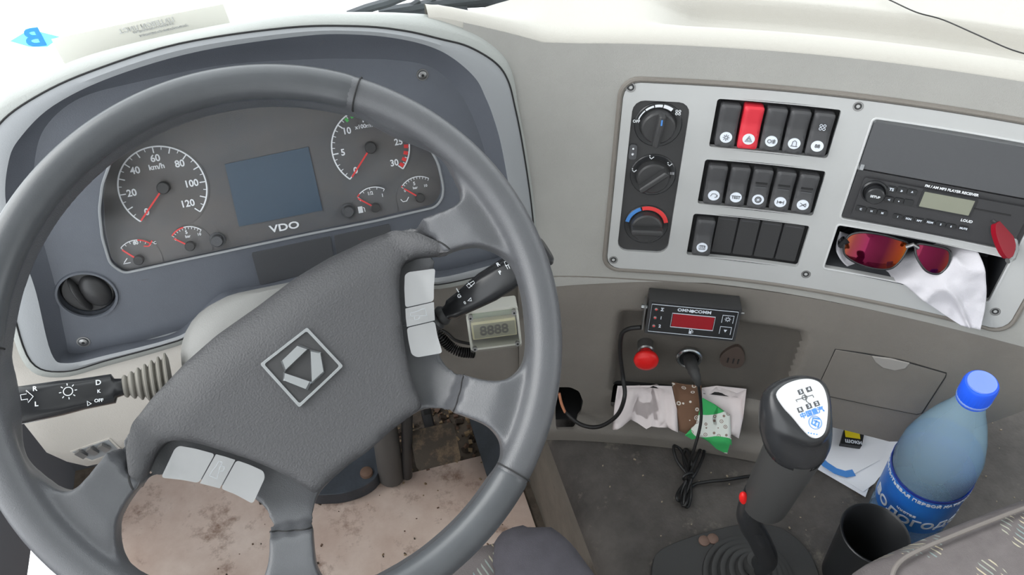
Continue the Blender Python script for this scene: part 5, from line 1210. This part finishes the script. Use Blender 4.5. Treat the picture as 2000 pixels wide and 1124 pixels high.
FQ = Matrix.Translation(o.location); z = .0014; mb = MB(); mb.line([L(FQ, *p, z) for p in [(1596, 892), (1612, 908), (1632, 921), (1652, 927), (1668, 924)]], .010, z); mb.build('blue_stripe', M['bluep'], o)
pk = [((1640, 855), (1650, 805), (1686, 811), (1680, 838), (1695, 870), (1672, 878)), ]
def packet(pts, z, label, yband, txt):
    F_ = Matrix.Translation((0, 0, z)); q = [zp(*p, z) for p in pts]; c = sum(q, Vector())/4; xd = (q[1]-q[0]).normalized(); Fp = frame(c, xd, (0, 0, 1))
    t = thing('wafer_packet', label, 'packet', Fp, group=None); ql = [Fp.inverted() @ p for p in q]; mb = MB(); mb.plate(rpoly([(p.x, p.y) for p in ql], .002), 0, .007); mb.build('wrapper', M['blackg'], t, bevel=.002)
    w = ql[1].x; h = (ql[1]-ql[2]).length/2; mb = MB(); mb.plate([(-w*.95, -h*.1), (w*.95, -h*.1), (w*.95, h*.75), (-w*.95, h*.75)], .0068, .0075); mb.build('yellow_panel', M['ywrap'], t)
    mb = MB(); mb.text(txt, .009, 0, -h*.55, .0074); mb.build('lettering', M['lite'], t); return t
packet([(1638, 872), (1680, 878), (1686, 848), (1646, 843)], .2600, 'black and yellow wrapped packet nearest the leaflet edge', 1, 'Шагun'[:0]+'ЖАЖДА'[:0]+'шоки')
packet([(1646, 838), (1688, 842), (1690, 808), (1654, 804)], .2600, 'yellow and black wrapped packet reaching under the compartment door', 1, 'шоки')

# ================================================================== SEATS
def cushion(name, pts, z, th, m, par, M_, rad=.02, dome=.012):
    q = [(p.x, p.y) for p in smooth_loop([(a.x, a.y, 0) for a in [zp(*p, z) for p in pts]], 70)]
    def f(x, y):
        e = 1-min(segdist((x, y), q)/rad, 1); return -rad*(1-math.sqrt(max(0, 1-e*e)))+dome*min(segdist((x, y), q)/.08, 1)
    mb = MB(); mb.plate(q, z-th, z, res=.011, fn=f); return mb.build(name, m, par, M=M_, ang=80), q
c0 = Vector((-.05, .2, 0)); ds = thing('driver_seat', 'driver seat front edge with dark side bolster under the wheel rim', 'seat', Matrix.Translation(c0))
cushion('cushion', [(-60, 1235), (60, 1212), (300, 1175), (560, 1140), (690, 1108), (820, 1078), (960, 1040), (1010, 1060), (1010, 1250), (960, 1500), (-60, 1500)], .43, .10, M['seatp'], ds, Matrix.Translation(-c0), .03)
cushion('side_bolster', [(958, 1055), (975, 1024), (1005, 1011), (1045, 1008), (1082, 1014), (1112, 1034), (1145, 1075), (1182, 1128), (1230, 1220), (1260, 1400), (980, 1420), (955, 1180), (952, 1100)], .445, .10, M['seatd'], ds, Matrix.Translation(-c0), .025, .016)
c0 = Vector((.5, .15, 0)); ps = thing('passenger_seat', 'patterned grey brown fabric seat edge at the lower right corner', 'seat', Matrix.Translation(c0))
sp_pts = [(1655, 1180), (1664, 1120), (1690, 1090), (1740, 1062), (1830, 1024), (1920, 988), (2000, 958), (2120, 920), (2300, 900), (2300, 1500), (1660, 1500)]
_, q = cushion('cushion', sp_pts, .47, .09, M['seatp'], ps, Matrix.Translation(-c0), .03)
mb = MB(); qq = [(1735, 1200), (1742, 1130), (1756, 1100), (1790, 1078), (1850, 1052), (1930, 1020), (2010, 990), (2100, 962)]
mb.tube(smooth_loop([zp(*p, .4725+.006) for p in qq], 60, closed=False), .0022, 8); mb.build('piping', M['seatpip'], ps, M=Matrix.Translation(-c0))
# seat pedestals so that the cushions stand on the floor
mb = MB(); mb.box((-.11, .05, .17), (.36, .42, .325)); mb.build('base', M['black'], ds, M=Matrix.Translation(-Vector((-.05, .2, 0))), smooth=False)
mb = MB(); mb.box((.75, -.12, .325), (.50, .36, .125)); mb.build('base', M['black'], ps, M=Matrix.Translation(-c0), smooth=False)

# ================================================================== FOOTWELL
o = MB(); q = [zp(*p, .004) for p in [(640, 968), (1000, 880), (1040, 920), (1046, 1008), (1060, 1250), (100, 1300), (120, 1130), (180, 1000), (250, 920), (360, 900), (420, 1022)]]
q = [(-.118, .735), (.205, .735), (.207, .55), (.21, .1), (-.51, .1), (-.51, .86), (-.24, .87), (-.22, .745)]
cx_ = (0, .5); o.plate([(a-cx_[0], b-cx_[1]) for a, b in q], .0006, .004, res=.06); lo = o.build('linoleum_sheet', M['lino'], smooth=False); lo.location = (0, .5, 0); tag(lo, 'worn pale pink linoleum sheet covering the footwell floor', 'floor mat')
M['pedal'] = mat('pedal_metal', rgb(62, 68, 76), .5, .3, 200, .2, 25, dirt=rgb(104, 92, 80), dscale=16, dthr=.6)
M['rust'] = mat('rust', rgb(116, 92, 78), .8, .4, 300)
ph = .06
pb = thing('pedal_bracket', 'blue grey steel pedal bracket with a rusty bolt at the end of the linoleum', 'bracket', Matrix.Translation(zp(700, 930, .02))); PBI = pb.matrix_world.inverted()
q = [zp(*p, .03) for p in [(645, 970), (690, 962), (725, 945), (742, 922), (742, 890), (735, 865), (700, 850), (640, 880), (600, 960)]]
mb = MB(); mb.plate([(v.x, v.y) for v in smooth_loop([(p.x, p.y, 0) for p in q], 40)], .005, .035); mb.build('plate', M['pedal'], pb, M=PBI, bevel=.004)
mb = MB(); c = zp(716, 925, .035); mb.lathe([(.011, 0), (.010, .005), (.005, .008), (.0001, .008)], c, n=24); mb.build('bolt', M['rust'], pb, M=PBI)
a_, b_ = zp(765, 930, .01), zp(745, 800, .20)
mb = MB(); mb.tube([a_, b_, b_+Vector((0, .06, .12))], [.022, .020, .02], 20); o = mb.build('steering_shaft', mat('shaft_grey', rgb(92, 90, 88), .6), None, M=Matrix.Translation(-a_)); o.location = a_; tag(o, 'grey tube shaft rising from the floor behind the pedal bracket', 'shaft')
a_, b_ = zp(795, 930, .012), zp(795, 800, .20); mb = MB(); mb.tube([a_, b_, b_+Vector((0, .05, .1))], .009, 12); o = mb.build('pedal_rod', M['black'], None, M=Matrix.Translation(-a_)); o.location = a_; tag(o, 'thin black rod standing right beside the grey tube shaft', 'rod')
c = zp(968, 868, .05); F = frame(c, (1, .1, 0), (-.1, -.55, .8)); ap = thing('accelerator_pedal', 'dark accelerator pedal at the far right of the footwell', 'pedal', F)
mb = MB(); mb.plate(rrect(-.03, -.06, .03, .06, .012), -.006, .004); mb.build('pad', M['pedal'], ap, bevel=.003)
mb = MB(); mb.tube([(0, .03, -.006), (0, .07, -.02), (0, .10, -.03)], .007, 10); mb.build('arm', M['black'], ap)
c = zp(850, 872, .10); F = frame(c, (1, 0, 0), (0, -.6, .8)); ap = thing('brake_pedal', 'mud caked brake pedal between the rod and the accelerator', 'pedal', F)
mb = MB(); mb.plate(rrect(-.036, -.032, .036, .032, .008), -.006, .004, res=.008, fn=lambda x, y: noise.noise(Vector((x*90, y*90, 0)))*.0015+(.0012 if math.sin(y*600) > 0 else 0)); mb.build('pad', mat('muddy_pad', rgb(78, 70, 62), .85, .6, 200, dirt=rgb(122, 104, 84), dscale=40, dthr=.5), ap)
mb = MB(); mb.tube([(0, 0, -.006), (0, .05, -.05), (0, .16, -.02)], .009, 10); mb.build('arm', M['black'], ap)
# crumbs of mud
mb = MB(); rnd = random.Random(3)
for i in range(420):
    if i < 300: x, y = rnd.uniform(-.02, .21), rnd.uniform(.735, .89); z = 0
    else: x, y = rnd.uniform(-.30, .20), rnd.uniform(.45, .86); z = .004
    r_ = rnd.uniform(.002, .0085) if i < 300 else rnd.uniform(.001, .003); R3 = Matrix.Rotation(rnd.uniform(0, 6), 3, 'X') @ Matrix.Rotation(rnd.uniform(0, 6), 3, 'Y'); mb.cur = i % 3
    mb.box((x-.1, y-.8, z+r_*.4), (r_*rnd.uniform(.8, 1.8), r_, r_*.8), R3)
o = mb.build('mud_crumbs', [M['rust'], mat('crumb_tan', rgb(150, 128, 100), .9), mat('crumb_dark', rgb(74, 64, 56), .9)], smooth=False); o.location = (.1, .8, 0); tag(o, 'loose crumbs of dry mud scattered over the footwell floor', 'dirt', kind='stuff')
mb = MB()
for i in range(120):
    x, y = rnd.uniform(.26, .9), rnd.uniform(.2, .56); r_ = rnd.uniform(.0006, .0017); mb.box((x-.5, y-.4, .2535), (r_*rnd.uniform(1, 2.4), r_, r_), Matrix.Rotation(rnd.uniform(0, 6), 3, 'Z'))
o = mb.build('grit', mat('grit_pale', rgb(150, 138, 120), .9), smooth=False); o.location = (.5, .4, 0); tag(o, 'fine pale grit scattered over the engine cover', 'dirt', kind='stuff')

# ================================================================== WINDSCREEN ITEMS
def wsobj(name, pts, m, label, cat, off=.004, th=.0006):
    q = [ws_px(*p, off) for p in pts]; n = Vector((0, 1.2, .18)).normalized(); F = frame(sum(q, Vector())/len(q), (1, 0, 0), -n)
    t = thing(name, label, cat, F); ql = [F.inverted() @ p for p in q]; mb = MB(); mb.plate([(p.x, p.y) for p in ql], 0, th); mb.build('sheet', m, t, smooth=False); return t, F
t, F = wsobj('permit_sheet', [(100, 76), (276, 38), (436, 7), (452, 50), (300, 150), (150, 160), (128, 128)], water_mat('plastic_sleeve', rgb(236, 234, 226), .9), 'pale printed sheet in a plastic sleeve against the windscreen', 'paper sheet')
mb = MB()
def f2(px, py): return L(F, px, py, .001)
def tx(s_, sz, px, py): p = f2(px, py); q = f2(px+20, py-4.6); mb.text(s_, sz, p[0], p[1], .001, rot=math.atan2(q[1]-p[1], q[0]-p[0])+math.pi)
tx('ПУТЕВОЙ ЛИСТ', .0065, 285, 49); tx('грузового автомобиля', .0035, 300, 55); tx('транспортная организация', .0035, 320, 60); mb.build('printing', mat('faint_print', rgb(206, 206, 204), .7), t)
t, F = wsobj('windscreen_sticker', [(20, 80), (58, 57), (118, 72), (92, 91), (58, 91)], water_mat('sticker_blue', rgb(170, 232, 255), .35), 'blue diamond sticker with a letter B on the windscreen', 'sticker', .003)
mb = MB(); p = L(F, 68, 75, .001); q = L(F, 84, 73, .001); mb.text('B', .027, p[0], p[1], .001, rot=math.atan2(q[1]-p[1], q[0]-p[0]), mirror=True, sx=1.1, th=.0004); mb.build('letter', mat('letter_blue', rgb(60, 150, 225), .5), t)
# wipers outside the glass
M['wiper'] = mat('wiper_dark', rgb(60, 64, 70), .5)
def wsp(px, py, off): return ws_px(px, py, -off)
wo = thing('windscreen_wiper', 'dark wiper blade and arm outside the glass beyond the binnacle', 'wiper', Matrix.Translation(wsp(850, 5, .03))); WI = wo.matrix_world.inverted()
mb = MB(); mb.tube([wsp(680, 30, .02), wsp(715, 17, .02), wsp(760, 4, .02), wsp(800, -12, .02)], .005, 8); mb.build('blade', M['wiper'], wo, M=WI)
mb = MB(); mb.tube([wsp(740, 26, .03), wsp(800, 16, .03), wsp(870, 3, .03), wsp(960, -6, .03)], .006, 8); mb.build('arm', M['wiper'], wo, M=WI)
for a_ in ((790, 18, 820, 0), (820, 12, 850, -4), (850, 10, 880, -6)):
    mb = MB(); mb.tube([wsp(a_[0], a_[1], .03), wsp(a_[2], a_[3], .03)], .003, 6); mb.build('linkage', M['wiper'], wo, M=WI)
wo = thing('windscreen_wiper', 'dark wiper pivot and arm outside the glass above the shelf corner', 'wiper', Matrix.Translation(wsp(980, 8, .04))); WI = wo.matrix_world.inverted()
mb = MB(); mb.tube([wsp(790, 27, .03), wsp(850, 21, .03), wsp(910, 15, .03), wsp(912, 14, .03)], [.006, .009, .006, .004], 8); mb.build('pivot', M['wiper'], wo, M=WI)
mb = MB(); mb.tube([wsp(860, 14, .04), wsp(900, 6, .04), wsp(960, 3, .04), wsp(1060, -6, .04)], .006, 8); mb.build('arm', M['wiper'], wo, M=WI)
# thin wire on the shelf
mb = MB(); pts = [zp(*p, .8195) for p in [(1720, -8), (1742, 2), (1790, 24), (1840, 38), (1900, 64), (1970, 95), (2020, 110)]]; mb.tube(smooth_loop(pts, 50, closed=False), .0007, 6); c = pts[0]
o = mb.build('antenna_wire', M['cable'], None, M=Matrix.Translation(-c)); o.location = c; tag(o, 'thin dark wire lying across the right end of the dash shelf', 'wire')
